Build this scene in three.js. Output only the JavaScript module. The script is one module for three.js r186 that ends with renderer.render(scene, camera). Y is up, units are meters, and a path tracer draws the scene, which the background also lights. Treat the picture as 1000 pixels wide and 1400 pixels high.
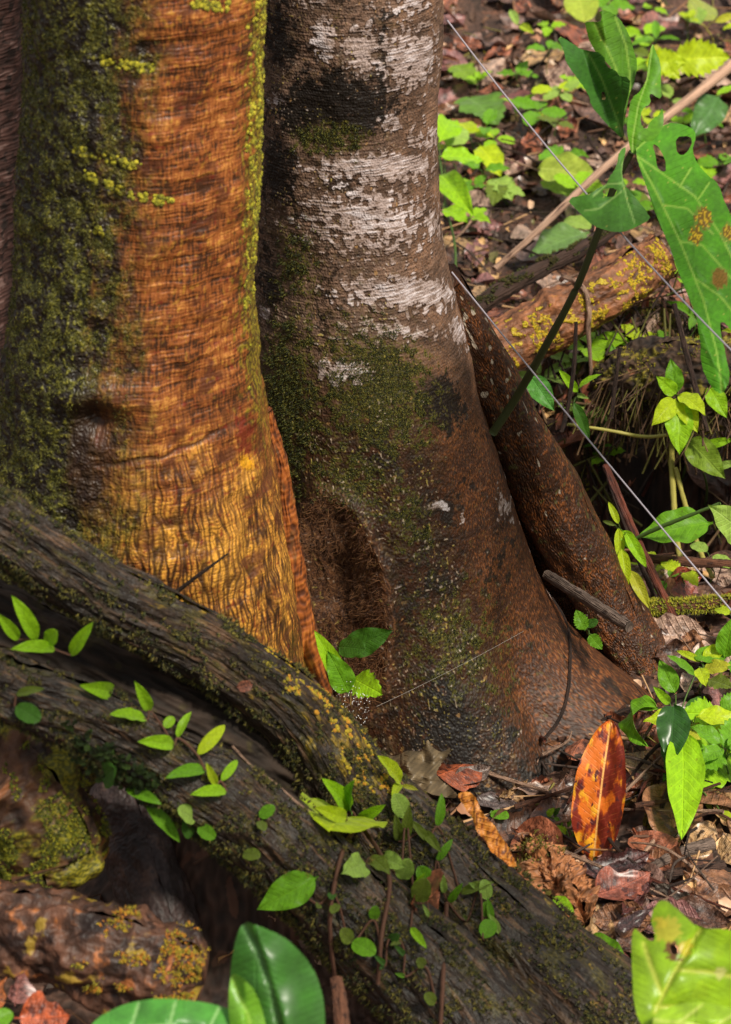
import * as THREE from 'three';
import { mergeGeometries } from 'three/addons/utils/BufferGeometryUtils.js';

// ---------------------------------------------------------------- camera, sky, sun, exposure
const renderer = new THREE.WebGLRenderer({ antialias: true });
renderer.setSize(731, 1024);
renderer.toneMapping = THREE.LinearToneMapping;
renderer.toneMappingExposure = 1.55;
renderer.shadowMap.enabled = true;
const scene = new THREE.Scene();
const F = 3503, PITCH = Math.PI / 6;
const camera = new THREE.PerspectiveCamera(2 * Math.atan(700 / F) * 180 / Math.PI, 731 / 1024, 0.05, 300);
const CAM = new THREE.Vector3(0, 2.01, 2.88);
camera.position.copy(CAM);
camera.rotation.x = -PITCH;
camera.focus = 3.5;
camera.userData.fStop = 7.5;

{ // overcast forest sky: brightest overhead, dimmer towards the horizon all round
  const w = 128, h = 64, d = new Float32Array(w * h * 4);
  for (let j = 0; j < h; j++) for (let i = 0; i < w; i++) {
    const el = ((j + 0.5) / h - 0.5) * Math.PI, s = Math.max(0, Math.sin(el));
    const L = 0.42 * (1 + 2 * s) / 3 + 0.02, k = (j * w + i) * 4;
    d[k] = L * 0.97; d[k + 1] = L * 1.0; d[k + 2] = L * 1.02; d[k + 3] = 1;
  }
  const t = new THREE.DataTexture(d, w, h, THREE.RGBAFormat, THREE.FloatType);
  t.mapping = THREE.EquirectangularReflectionMapping; t.magFilter = THREE.LinearFilter; t.needsUpdate = true;
  scene.background = t; scene.environment = t;
}
const sun = new THREE.DirectionalLight(new THREE.Color(1.0, 0.93, 0.8), 3.5);
sun.position.set(3.1, 6.4, 2.7); sun.target.position.set(0, 0.2, -0.4);
sun.castShadow = true; sun.shadow.radius = 15; sun.shadow.mapSize.set(2048, 2048);
Object.assign(sun.shadow.camera, { left: -3, right: 3, top: 3, bottom: -3, near: 0.5, far: 14 });
scene.add(sun, sun.target);

// ---------------------------------------------------------------- helpers
let seed = 12345;
const rnd = () => { seed |= 0; seed = seed + 0x6D2B79F5 | 0; let t = Math.imul(seed ^ seed >>> 15, 1 | seed); t = t + Math.imul(t ^ t >>> 7, 61 | t) ^ t; return ((t ^ t >>> 14) >>> 0) / 4294967296; };
const rr = (a, b) => a + (b - a) * rnd();
const pick = (a) => a[Math.floor(rnd() * a.length)];
const V = (x, y, z) => new THREE.Vector3(x, y, z);
const clamp = (x, a = 0, b = 1) => x < a ? a : x > b ? b : x;
const ss = (a, b, x) => { const t = clamp((x - a) / (b - a)); return t * t * (3 - 2 * t); };
const lerp = (a, b, t) => a + (b - a) * t;
const perm = new Uint8Array(512);
{ const p = [...Array(256).keys()]; for (let i = 255; i > 0; i--) { const j = Math.floor(rnd() * (i + 1)); [p[i], p[j]] = [p[j], p[i]]; } for (let i = 0; i < 512; i++) perm[i] = p[i & 255]; }
const GX = [], GY = []; for (let i = 0; i < 256; i++) { const a = i * 2.399963; GX.push(Math.cos(a) * 1.45); GY.push(Math.sin(a) * 1.45); }
function N2(x, y) { // gradient noise, about -1..1
  const xf = Math.floor(x), yf = Math.floor(y), X = xf & 255, Y = yf & 255; x -= xf; y -= yf;
  const u = x * x * x * (x * (x * 6 - 15) + 10), v = y * y * y * (y * (y * 6 - 15) + 10);
  const a = perm[perm[X] + Y], b = perm[perm[X + 1] + Y], c = perm[perm[X] + Y + 1], d = perm[perm[X + 1] + Y + 1];
  const n0 = GX[a] * x + GY[a] * y, n1 = GX[b] * (x - 1) + GY[b] * y, n2 = GX[c] * x + GY[c] * (y - 1), n3 = GX[d] * (x - 1) + GY[d] * (y - 1);
  return (n0 + (n1 - n0) * u) + ((n2 + (n3 - n2) * u) - (n0 + (n1 - n0) * u)) * v;
}
const fbm = (x, y, o = 4) => { let s = 0, a = 0.5; for (let i = 0; i < o; i++) { s += a * N2(x, y); x = x * 2.03 + 17.1; y = y * 2.03 + 5.7; a *= 0.5; } return s; };

// the photograph's frame (1000 x 1400) to points of the place: a viewing direction and a distance, a z-plane or the ground
const dirOf = (px, py) => V((px - 500) / F, -0.5 + 0.8660254 * (700 - py) / F, -0.8660254 - 0.5 * (700 - py) / F);
const P = (px, py, d) => CAM.clone().addScaledVector(dirOf(px, py), d);
const onZ = (px, py, z) => { const v = dirOf(px, py); return CAM.clone().addScaledVector(v, (z - CAM.z) / v.z); };
const bump = (x, z, cx, cz, r) => Math.exp(-((x - cx) ** 2 + (z - cz) ** 2) / (r * r));
function groundH(x, z) {
  let h = 0.022 * N2(x * 3.1, z * 3.1) + 0.012 * N2(x * 9, z * 9) + 0.05 * N2(x * 0.8 + 9, z * 0.8);
  h += 0.10 * ss(-1.3, -3.5, z) + 0.25 * ss(-3.5, -9, z);
  h -= 0.5 * bump(x, z, 0.49, -0.74, 0.13);
  h += 0.13 * bump(x, z, 0.46, -0.98, 0.17) + 0.10 * bump(x, z, 0.62, -0.95, 0.2);
  h += 0.035 * bump(x, z, 0.42, 0.12, 0.16);
  h += 0.12 * bump(x, z, -0.3, 0.25, 0.24) + 0.24 * bump(x, z, -0.16, 0.42, 0.13);
  h -= 0.04 * Math.exp(-(x * x + z * z) / 0.5) * ss(0, 1, 1);
  return h;
}
function onG(px, py, lift = 0) { // first crossing of the ground, in coarse then fine steps
  const v = dirOf(px, py), above = (d) => CAM.y + v.y * d - groundH(CAM.x + v.x * d, CAM.z + v.z * d) - lift;
  let d = 2; while (d < 8 && above(d) > 0) d += 0.02;
  let a = d - 0.02, b = d; for (let i = 0; i < 9; i++) { const m = (a + b) / 2; if (above(m) > 0) a = m; else b = m; }
  return CAM.clone().addScaledVector(v, b);
}

const taken = {};
const numbered = (n) => { const k = taken[n] = (taken[n] ?? -1) + 1; return k ? n + '_' + String(k).padStart(3, '0') : n; };
function tag(o, label, category, group, kind) { o.userData.label = label; if (category) o.userData.category = category; if (group) o.userData.group = group; if (kind) o.userData.kind = kind; return o; }
function thing(name, label, category, group, at) { const g = new THREE.Group(); g.name = numbered(name); scene.add(g); if (at) g.position.copy(at); return tag(g, label, category, group); }
function part(parent, name, geo, mat) { const m = new THREE.Mesh(geo, mat); m.name = name; parent.add(m); if (parent.position && parent !== scene) m.position.sub(parent.position); return m; }
function single(name, geo, mat, label, category, group) { const m = new THREE.Mesh(geo, mat); m.name = numbered(name); scene.add(m); return tag(m, label, category, group); }

function makeTex(w, h, fn, rep) { // fn(u, v, out): out = sRGB r, g, b (0-255) and relief (0-1)
  const c = new Uint8Array(w * h * 4), b = new Uint8Array(w * h * 4), o = [0, 0, 0, 0];
  for (let j = 0; j < h; j++) for (let i = 0; i < w; i++) {
    fn((i + 0.5) / w, (j + 0.5) / h, o); const k = (j * w + i) * 4;
    c[k] = clamp(o[0], 0, 255); c[k + 1] = clamp(o[1], 0, 255); c[k + 2] = clamp(o[2], 0, 255); c[k + 3] = 255;
    b[k] = b[k + 1] = b[k + 2] = clamp(o[3] * 255, 0, 255); b[k + 3] = 255;
  }
  const mk = (d, s) => { const t = new THREE.DataTexture(d, w, h); t.colorSpace = s; t.magFilter = THREE.LinearFilter; t.minFilter = THREE.LinearMipmapLinearFilter; t.generateMipmaps = true; t.wrapS = t.wrapT = THREE.RepeatWrapping; if (rep) t.repeat.set(rep, rep); t.needsUpdate = true; return t; };
  return { map: mk(c, THREE.SRGBColorSpace), bumpMap: mk(b, THREE.NoColorSpace) };
}
const mixc = (o, c, t) => { o[0] += (c[0] - o[0]) * t; o[1] += (c[1] - o[1]) * t; o[2] += (c[2] - o[2]) * t; };

// the near side of a round trunk lies lower in the frame than its axis at the same height
const seenRow = (phi, py, k = 1) => py + k * Math.max(0, Math.cos(phi)) * (50 + 24 * ss(100, 600, py) + 34 * ss(640, 950, py));
// ---- lofted trunk: rows [row, left edge, right edge, axis z, front/side ratio]; angle 0 faces +z
function trunkShape(rows, disp) {
  const R = rows.map(([py, xl, xr, z, f = 1]) => { const a = onZ(xl, py, z), b = onZ(xr, py, z); return { py, y: a.y, cx: (a.x + b.x) / 2, rx: (b.x - a.x) / 2, cz: z, f }; });
  const at = (py) => {
    let i = 0; while (i < R.length - 2 && R[i + 1].py < py) i++;
    const a = R[Math.max(i - 1, 0)], b = R[i], c = R[i + 1], d = R[Math.min(i + 2, R.length - 1)], t = clamp((py - b.py) / (c.py - b.py));
    const o = {};
    for (const k of ['y', 'cx', 'rx', 'cz', 'f']) { // monotone-ish hermite with slopes per row unit
      const m0 = i > 0 ? (c[k] - a[k]) / (c.py - a.py) : (c[k] - b[k]) / (c.py - b.py), m1 = i < R.length - 2 ? (d[k] - b[k]) / (d.py - b.py) : (c[k] - b[k]) / (c.py - b.py), D = c.py - b.py, t2 = t * t, t3 = t2 * t;
      o[k] = (2 * t3 - 3 * t2 + 1) * b[k] + (t3 - 2 * t2 + t) * D * m0 + (-2 * t3 + 3 * t2) * c[k] + (t3 - t2) * D * m1;
    }
    return o;
  };
  const pos = (phi, py) => { const r = at(py), s = Math.sin(phi), c = Math.cos(phi), e = disp(phi, py); return V(r.cx + (r.rx + e) * s, r.y, r.cz + (r.rx * (c > 0 ? r.f : 1) + e) * c); };
  const toPhi = (px, py) => { const r = at(py), x = onZ(px, py, r.cz).x; return Math.asin(clamp((x - r.cx) / r.rx, -1, 1)); };
  return { at, pos, toPhi, py0: Math.max(R[0].py, -400), py1: R[R.length - 1].py };
}
function trunkGeo(sh, nT, rowsPy) {
  const pos = [], uv = [], idx = [], nR = rowsPy.length;
  for (let j = 0; j < nR; j++) for (let i = 0; i <= nT; i++) {
    const p = sh.pos(-Math.PI + 2 * Math.PI * i / nT, rowsPy[j]); pos.push(p.x, p.y, p.z); uv.push(i / nT, (rowsPy[j] - sh.py0) / (sh.py1 - sh.py0));
  }
  for (let j = 0; j < nR - 1; j++) for (let i = 0; i < nT; i++) { const a = j * (nT + 1) + i, b = a + nT + 1; idx.push(a, b, a + 1, b, b + 1, a + 1); }
  const g = new THREE.BufferGeometry(); g.setAttribute('position', new THREE.Float32BufferAttribute(pos, 3)); g.setAttribute('uv', new THREE.Float32BufferAttribute(uv, 2)); g.setIndex(idx); g.computeVertexNormals(); return g;
}
const rowList = (a, b, fineA, fineB, step, coarse) => { const r = []; for (let y = a; y < fineA; y += coarse) r.push(y); for (let y = fineA; y < fineB; y += step) r.push(y); for (let y = fineB; y <= b; y += coarse) r.push(y); if (r[r.length - 1] < b) r.push(b); return r; };

// ---- tube along points {p, r}; angle 0 is the upper side, PI/2 the side towards +z for a run along +x
function tubeShape(pts, disp = () => 0, flat = 1) {
  const cr = new THREE.CatmullRomCurve3(pts.map((q) => q.p), false, 'centripetal'), n = pts.length - 1;
  const rad = (t) => { const f = clamp(t) * n, i = Math.min(Math.floor(f), n - 1), k = f - i; return lerp(pts[i].r, pts[i + 1].r, k * k * (3 - 2 * k)); };
  const frame = (t) => { const T = cr.getTangent(clamp(t, 0.0001, 0.9999)), up = Math.abs(T.y) > 0.93 ? V(0, 0, 1) : V(0, 1, 0); const N = up.addScaledVector(T, -up.dot(T)).normalize(), B = T.clone().cross(N); return { T, N, B, c: cr.getPoint(clamp(t)) }; };
  const pos = (th, t, fr) => { const f = fr ?? frame(t), r = rad(t) + disp(th, t); return f.c.clone().addScaledVector(f.N, r * Math.cos(th)).addScaledVector(f.B, r * flat * Math.sin(th)); };
  return { pos, frame, rad, cr };
}
function tubeGeo(sh, nT, nL, cap = true) {
  const pos = [], uv = [], idx = [];
  for (let j = 0; j <= nL; j++) { const t = j / nL, f = sh.frame(t); for (let i = 0; i <= nT; i++) { const p = sh.pos(2 * Math.PI * i / nT, t, f); pos.push(p.x, p.y, p.z); uv.push(i / nT, t); } }
  for (let j = 0; j < nL; j++) for (let i = 0; i < nT; i++) { const a = j * (nT + 1) + i, b = a + nT + 1; idx.push(a, a + 1, b, b, a + 1, b + 1); }
  if (cap) for (const e of [0, 1]) { const c = sh.cr.getPoint(e), k = pos.length / 3, o = e * nL * (nT + 1); pos.push(c.x, c.y, c.z); uv.push(0.5, e); for (let i = 0; i < nT; i++) e ? idx.push(k, o + i + 1, o + i) : idx.push(k, o + i, o + i + 1); }
  const g = new THREE.BufferGeometry(); g.setAttribute('position', new THREE.Float32BufferAttribute(pos, 3)); g.setAttribute('uv', new THREE.Float32BufferAttribute(uv, 2)); g.setIndex(idx); g.computeVertexNormals(); return g;
}
const px2m = (r, d) => r * d / F;
const pathPD = (a) => a.map(([px, py, d, r]) => ({ p: P(px, py, d), r: px2m(r, d) }));
const pathZ = (a) => a.map(([px, py, z, r]) => { const p = onZ(px, py, z); return { p, r: px2m(r, p.distanceTo(CAM)) }; });
const stick = (pts, nT = 8, nL = 30, rough = 0.12) => { const s = Math.floor(rnd() * 200), rm = pts[0].r; return tubeGeo(tubeShape(pts, (th, t) => rm * rough * (N2(th * 1.3 + s, t * 14) + 0.6 * N2(Math.cos(th) * 2 + s, t * 45))), nT, nL); };

// ---- leaves: base at origin, tip at +z, upper face +y, unit length
function leafGeo({ w = 0.38, p = 0.75, q = 1.05, fold = 0.25, bend = 0.15, curl = 0, wave = 0.03, waves = 3, serr = 0, teeth = 9, nu = 10, nv = 26, twist = 0, stem = 0.06, bite = 0 } = {}) {
  const s = Math.floor(rnd() * 250), norm = Math.pow(p / (p + q), p) * Math.pow(q / (p + q), q), pos = [], uv = [], idx = [];
  for (let j = 0; j <= nv; j++) {
    const t = j / nv, lt = clamp((t - stem) / (1 - stem));
    let hw = w / 2 * Math.pow(lt, p) * Math.pow(1 - lt, q) / norm; hw = Math.max(hw, t < 1 ? 0.008 * (1 - t * 0.7) : 0.001);
    for (let i = 0; i <= nu; i++) {
      const u = i / nu * 2 - 1; let hh = hw;
      if (serr) { const k = lt * teeth % 1; hh *= 1 - serr * (1 - k) * Math.pow(Math.abs(u), 3); }
      if (bite) hh *= 1 - bite * Math.max(0, N2(t * 6 + s, u > 0 ? 3.3 : 9.1)) * Math.abs(u);
      let x = u * hh, y = Math.abs(u) * hh * fold - curl * u * u * hh + wave * u * u * Math.sin(t * waves * 6.28 + s + (u > 0 ? 1.3 : 0)) + 0.02 * N2(t * 4 + s, u * 2);
      const tw = twist * t, xx = x * Math.cos(tw) - y * Math.sin(tw), yy = x * Math.sin(tw) + y * Math.cos(tw), a = bend * t * 2;
      const zc = Math.abs(bend) > 1e-3 ? Math.sin(a) / (2 * bend) : t, yc = Math.abs(bend) > 1e-3 ? (Math.cos(a) - 1) / (2 * bend) : 0;
      pos.push(xx, yc + yy * Math.cos(a), zc + yy * Math.sin(a)); uv.push(0.5 + u * 0.5 * hh / (w / 2) * 0.98, t);
    }
  }
  for (let j = 0; j < nv; j++) for (let i = 0; i < nu; i++) { const a = j * (nu + 1) + i, b = a + nu + 1; idx.push(a, b, a + 1, b, b + 1, a + 1); }
  const g = new THREE.BufferGeometry(); g.setAttribute('position', new THREE.Float32BufferAttribute(pos, 3)); g.setAttribute('uv', new THREE.Float32BufferAttribute(uv, 2)); g.setIndex(idx); g.computeVertexNormals();
  const e = V(0, (Math.cos(2 * bend) - 1) / (2 * bend || 1), Math.abs(bend) > 1e-3 ? Math.sin(2 * bend) / (2 * bend) : 1); g.userData.reach = e.length(); g.userData.dip = Math.atan2(e.y, e.z); return g;
}
const TOCAM = V(0, 0.5, 0.866);
function orient(o, base, tip, n) {
  const z = tip.clone().sub(base), L = z.length(); z.normalize();
  const y = n.clone().addScaledVector(z, -n.dot(z)).normalize(), x = y.clone().cross(z), g = o.geometry;
  const q = new THREE.Quaternion().setFromRotationMatrix(new THREE.Matrix4().makeBasis(x, y, z));
  if (g?.userData.dip) q.multiply(new THREE.Quaternion().setFromAxisAngle(V(1, 0, 0), g.userData.dip));
  o.quaternion.copy(q); o.position.copy(base); o.scale.setScalar(L / (g?.userData.reach ?? 1)); return o;
}
function leafPart(parent, name, geo, mat, base, tip, n = TOCAM) { const m = new THREE.Mesh(geo, mat); m.name = name; parent.add(m); orient(m, base, tip, n); if (parent !== scene) m.position.sub(parent.position); return m; }
const wobble = (n, k) => n.clone().add(V(rr(-k, k), rr(-k, k), rr(-k, k))).normalize();

// ---- a leaf blade cut to its own outline (with bites and holes), each point at its own distance
function bladeGeo(outline, holes, cell, depth, colour) {
  const segs = []; for (const poly of [outline, ...holes]) for (let i = 0; i < poly.length; i++) segs.push([...poly[i], ...poly[(i + 1) % poly.length]]);
  const inPoly = (poly, x, y) => { let c = false; for (let i = 0, j = poly.length - 1; i < poly.length; j = i++) { const [xi, yi] = poly[i], [xj, yj] = poly[j]; if ((yi > y) !== (yj > y) && x < (xj - xi) * (y - yi) / (yj - yi) + xi) c = !c; } return c; };
  const inside = (x, y) => inPoly(outline, x, y) && !holes.some((h) => inPoly(h, x, y));
  const near = (x, y) => { let b = 1e9, bx = x, by = y; for (const [x0, y0, x1, y1] of segs) { const dx = x1 - x0, dy = y1 - y0, t = clamp(((x - x0) * dx + (y - y0) * dy) / (dx * dx + dy * dy + 1e-9)), qx = x0 + t * dx, qy = y0 + t * dy, d = (qx - x) ** 2 + (qy - y) ** 2; if (d < b) { b = d; bx = qx; by = qy; } } return [bx, by]; };
  const xs = outline.map((p) => p[0]), ys = outline.map((p) => p[1]), x0 = Math.min(...xs) - cell, y0 = Math.min(...ys) - cell, nx = Math.ceil((Math.max(...xs) + cell - x0) / cell), ny = Math.ceil((Math.max(...ys) + cell - y0) / cell);
  const ins = []; for (let j = 0; j <= ny; j++) for (let i = 0; i <= nx; i++) ins.push(inside(x0 + i * cell, y0 + j * cell));
  const id = new Map(), pos = [], col = [], uv = [], idx = [], q = new THREE.Color();
  const vert = (k) => { if (id.has(k)) return id.get(k); let x = x0 + (k % (nx + 1)) * cell, y = y0 + Math.floor(k / (nx + 1)) * cell; if (!ins[k]) [x, y] = near(x, y); const p = P(x, y, depth(x, y)), c = colour(x, y); pos.push(p.x, p.y, p.z); uv.push(x / 100, y / 100); q.setRGB(c[0] / 255, c[1] / 255, c[2] / 255, THREE.SRGBColorSpace); col.push(q.r, q.g, q.b); id.set(k, pos.length / 3 - 1); return pos.length / 3 - 1; };
  for (let j = 0; j < ny; j++) for (let i = 0; i < nx; i++) { const a = j * (nx + 1) + i, b = a + 1, c = a + nx + 1, d = c + 1, n = ins[a] + ins[b] + ins[c] + ins[d]; if (n >= 2 || (n === 1 && false)) { idx.push(vert(a), vert(c), vert(b), vert(b), vert(c), vert(d)); } }
  const g = new THREE.BufferGeometry(); g.setAttribute('position', new THREE.Float32BufferAttribute(pos, 3)); g.setAttribute('uv', new THREE.Float32BufferAttribute(uv, 2)); g.setAttribute('color', new THREE.Float32BufferAttribute(col, 3)); g.setIndex(idx); g.computeVertexNormals(); return g;
}
const smoothPoly = (p, n = 2, jag = 0) => { for (let k = 0; k < n; k++) { const o = []; for (let i = 0; i < p.length; i++) { const a = p[i], b = p[(i + 1) % p.length]; o.push([a[0] * 0.75 + b[0] * 0.25, a[1] * 0.75 + b[1] * 0.25], [a[0] * 0.25 + b[0] * 0.75, a[1] * 0.25 + b[1] * 0.75]); } p = o; } return jag ? p.map(([x, y]) => [x + rr(-jag, jag), y + rr(-jag, jag)]) : p; };
const distTo = (lines) => (x, y) => { let b = 1e9; for (const l of lines) for (let i = 0; i < l.length - 1; i++) { const [x0, y0] = l[i], [x1, y1] = l[i + 1], dx = x1 - x0, dy = y1 - y0, t = clamp(((x - x0) * dx + (y - y0) * dy) / (dx * dx + dy * dy)); b = Math.min(b, Math.hypot(x0 + t * dx - x, y0 + t * dy - y)); } return b; };

// ---------------------------------------------------------------- materials
const std = (o) => new THREE.MeshPhysicalMaterial({ roughness: 0.85, ...o });
const c255 = (r, g, b) => new THREE.Color().setRGB(r / 255, g / 255, b / 255, THREE.SRGBColorSpace);
const veins = (u, v, spacing, slope) => { const a = Math.abs(u - 0.5) * 2, k = ((v - a * slope) * spacing % 1 + 1) % 1; return Math.max(ss(0.055, 0.012, a), ss(0.16, 0.03, Math.min(k, 1 - k)) * 0.6 * ss(1, 0.5, a)); };
const greenTex = makeTex(192, 384, (u, v, o) => { const n = 0.9 + 0.16 * fbm(u * 7, v * 12) + 0.06 * N2(u * 40, v * 70), k = veins(u, v, 11, 0.22); o[0] = 228 * n; o[1] = 240 * n; o[2] = 165 * n; mixc(o, [250, 252, 215], k * 0.7); if (N2(u * 13 + 40, v * 23) > 0.66) mixc(o, [170, 150, 70], 0.6); o[3] = 0.5 - 0.35 * k + 0.25 * fbm(u * 12, v * 18); });
const deadTex = makeTex(192, 384, (u, v, o) => { const f = fbm(u * 5 + 3, v * 8), n = 0.78 + 0.5 * f + 0.2 * N2(u * 45, v * 60), k = veins(u, v, 13, 0.15); o[0] = 225 * n; o[1] = 215 * n; o[2] = 205 * n; mixc(o, [70, 50, 45], ss(0.12, 0.3, fbm(u * 4 + 30, v * 7 + 9)) * 0.75); mixc(o, [235, 215, 190], k * 0.5); o[3] = 0.5 + 0.4 * k + 0.5 * fbm(u * 8, v * 14); });
const orangeTex = makeTex(384, 768, (u, v, o) => { const a = (u - 0.5) * 2, f = fbm(u * 6, v * 9), n = N2(u * 30, v * 14); o[0] = 222; o[1] = 112; o[2] = 18; mixc(o, [238, 168, 30], ss(0.05, 0.3, f + (v < 0.2 ? 0.25 : 0) + (a > 0.5 ? 0.1 : 0) - 0.05)); mixc(o, [125, 36, 16], ss(0.0, 0.25, fbm(u * 5 + 11, v * 6 + 4) + (a < -0.04 ? 0.24 : -0.05) + 0.05 * n)); mixc(o, [80, 25, 30], ss(0.22, 0.36, fbm(u * 9 + 70, v * 12)) * 0.9);  // own red blotches; one half darker red, its shade put into the colour
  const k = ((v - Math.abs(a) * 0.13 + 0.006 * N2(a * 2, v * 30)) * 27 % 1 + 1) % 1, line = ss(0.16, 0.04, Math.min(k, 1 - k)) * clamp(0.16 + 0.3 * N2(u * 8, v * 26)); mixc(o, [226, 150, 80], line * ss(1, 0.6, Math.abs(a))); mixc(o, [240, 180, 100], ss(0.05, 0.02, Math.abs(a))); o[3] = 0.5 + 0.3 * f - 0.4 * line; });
const leafM = (r, g, b, x = {}) => new THREE.MeshPhysicalMaterial({ color: c255(r, g, b), map: greenTex.map, bumpMap: greenTex.bumpMap, bumpScale: 0.002, roughness: 0.75, transmission: 0.3, thickness: 0, clearcoat: 0.16, clearcoatRoughness: 0.34, specularIntensity: 0.45, side: THREE.DoubleSide, ...x });
const deadM = (r, g, b, x = {}) => new THREE.MeshPhysicalMaterial({ color: c255(r, g, b), map: deadTex.map, bumpMap: deadTex.bumpMap, bumpScale: 0.004, roughness: 0.5, clearcoat: 0.6, clearcoatRoughness: 0.32, side: THREE.DoubleSide, ...x });
const M = {
  bright: leafM(180, 228, 22), lime: leafM(218, 234, 30), mid: leafM(126, 182, 24), dark: leafM(76, 126, 28), deep: leafM(48, 100, 28, { clearcoat: 0.6, clearcoatRoughness: 0.28 }), pale: leafM(186, 214, 130), yellow: leafM(216, 208, 70), olive: leafM(128, 142, 56),
  cutLeaf: new THREE.MeshPhysicalMaterial({ vertexColors: true, bumpMap: greenTex.bumpMap, bumpScale: 0.002, roughness: 0.7, transmission: 0.22, thickness: 0, clearcoat: 0.15, clearcoatRoughness: 0.36, specularIntensity: 0.45, side: THREE.DoubleSide }),
  cutDead: new THREE.MeshPhysicalMaterial({ vertexColors: true, bumpMap: deadTex.bumpMap, bumpScale: 0.003, roughness: 0.6, clearcoat: 0.35, clearcoatRoughness: 0.35, side: THREE.DoubleSide }),
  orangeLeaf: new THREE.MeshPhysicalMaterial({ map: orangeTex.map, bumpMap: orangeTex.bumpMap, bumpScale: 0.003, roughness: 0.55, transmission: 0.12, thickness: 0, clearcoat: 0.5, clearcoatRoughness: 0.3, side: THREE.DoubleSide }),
  dead: [deadM(176, 126, 92), deadM(202, 126, 94), deadM(156, 122, 112), deadM(236, 204, 188), deadM(232, 192, 140), deadM(186, 132, 134), deadM(122, 86, 68)],
  stemGreen: std({ color: c255(74, 100, 38), roughness: 0.55 }), stemDark: std({ color: c255(52, 62, 30), roughness: 0.55 }), stemBrown: std({ color: c255(92, 60, 44) }), stemRed: std({ color: c255(120, 58, 40), roughness: 0.6 }), stemYellow: std({ color: c255(160, 150, 70), roughness: 0.6 }),
  cord: std({ color: c255(168, 160, 170), roughness: 0.4 }), web: std({ color: c255(150, 142, 134), roughness: 0.5 }),
};
const woodTex = makeTex(256, 512, (u, v, o) => { const n = fbm(u * 9, v * 3, 4), g = N2(u * 40, v * 8); o[0] = 200 + 60 * n + 26 * g; o[1] = 190 + 60 * n + 26 * g; o[2] = 180 + 60 * n + 26 * g; mixc(o, [70, 55, 48], ss(0.12, 0.4, fbm(u * 6 + 8, v * 9)) * 0.7); o[3] = 0.5 + 0.4 * g + 0.5 * n; });
const woodM = (r, g, b, x = {}) => std({ color: c255(r, g, b), map: woodTex.map, bumpMap: woodTex.bumpMap, bumpScale: 0.004, ...x });
M.paleWood = woodM(246, 208, 184); M.brownWood = woodM(128, 84, 60); M.darkWood = woodM(86, 64, 54); M.redWood = woodM(140, 72, 48, { roughness: 0.55 }); M.greyWood = woodM(140, 124, 116);
console.log('materials');

// ---------------------------------------------------------------- ground
{
  const n = 440, pos = [], uv = [], idx = [], warp = (s) => 1.5 * s + 28 * s ** 5;
  for (let j = 0; j <= n; j++) for (let i = 0; i <= n; i++) { const x = 0.2 + warp(i / n * 2 - 1), z = -0.7 + 1.25 * warp(j / n * 2 - 1); pos.push(x, groundH(x, z) + 0.006 * N2(x * 31, z * 31) + 0.004 * N2(x * 80, z * 80), z); uv.push(x / 0.8, -z / 0.8); }
  for (let j = 0; j < n; j++) for (let i = 0; i < n; i++) { const a = j * (n + 1) + i, b = a + n + 1; idx.push(a, b, a + 1, b, b + 1, a + 1); }
  const g = new THREE.BufferGeometry(); g.setAttribute('position', new THREE.Float32BufferAttribute(pos, 3)); g.setAttribute('uv', new THREE.Float32BufferAttribute(uv, 2)); g.setIndex(idx); g.computeVertexNormals();
  const t = makeTex(512, 512, (u, v, o) => { const n = fbm(u * 8, v * 8, 5), f = N2(u * 90, v * 90); o[0] = 78 + 66 * n + 24 * f; o[1] = 54 + 46 * n + 18 * f; o[2] = 42 + 38 * n + 16 * f; if (N2(u * 34 + 5, v * 34) > 0.45) mixc(o, [130, 84, 62], 0.55); mixc(o, [30, 20, 16], ss(0.1, 0.4, fbm(u * 15 + 40, v * 15)) * 0.7); o[3] = 0.5 + 0.5 * n + 0.25 * f; });
  const m = single('forest_floor', g, std({ ...t, bumpScale: 0.012, roughness: 0.8 }), 'damp dark brown forest soil under the leaf litter', undefined); m.userData.kind = 'structure';
}

// ---------------------------------------------------------------- moss tufts (stuff)
const tuftGeo = (() => { const pos = []; for (let k = 0; k < 6; k++) { const a = k / 6 * 6.28, l = 0.7 + 0.3 * Math.sin(k * 2.3), c = Math.cos(a), s = Math.sin(a), w = 0.2; pos.push(-s * w, 0, c * w, s * w, 0, -c * w, c * 0.55 * l, l, s * 0.55 * l); } const g = new THREE.BufferGeometry(); g.setAttribute('position', new THREE.Float32BufferAttribute(pos, 3)); g.computeVertexNormals(); return g; })();
const crumbGeo = (() => { const g = new THREE.IcosahedronGeometry(1, 1), p = g.attributes.position; for (let i = 0; i < p.count; i++) { const x = p.getX(i), y = p.getY(i), z = p.getZ(i), k = 1 + 0.35 * N2(x * 1.7 + 4, y * 1.7 + z * 2.1); p.setXYZ(i, x * k, y * k * 0.6, z * k); } g.computeVertexNormals(); return g; })();
const mossM = std({ color: 0xffffff, roughness: 0.95, transmission: 0.2, thickness: 0, side: THREE.DoubleSide });
const crumbM = std({ color: 0xffffff, roughness: 0.95 });
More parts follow.
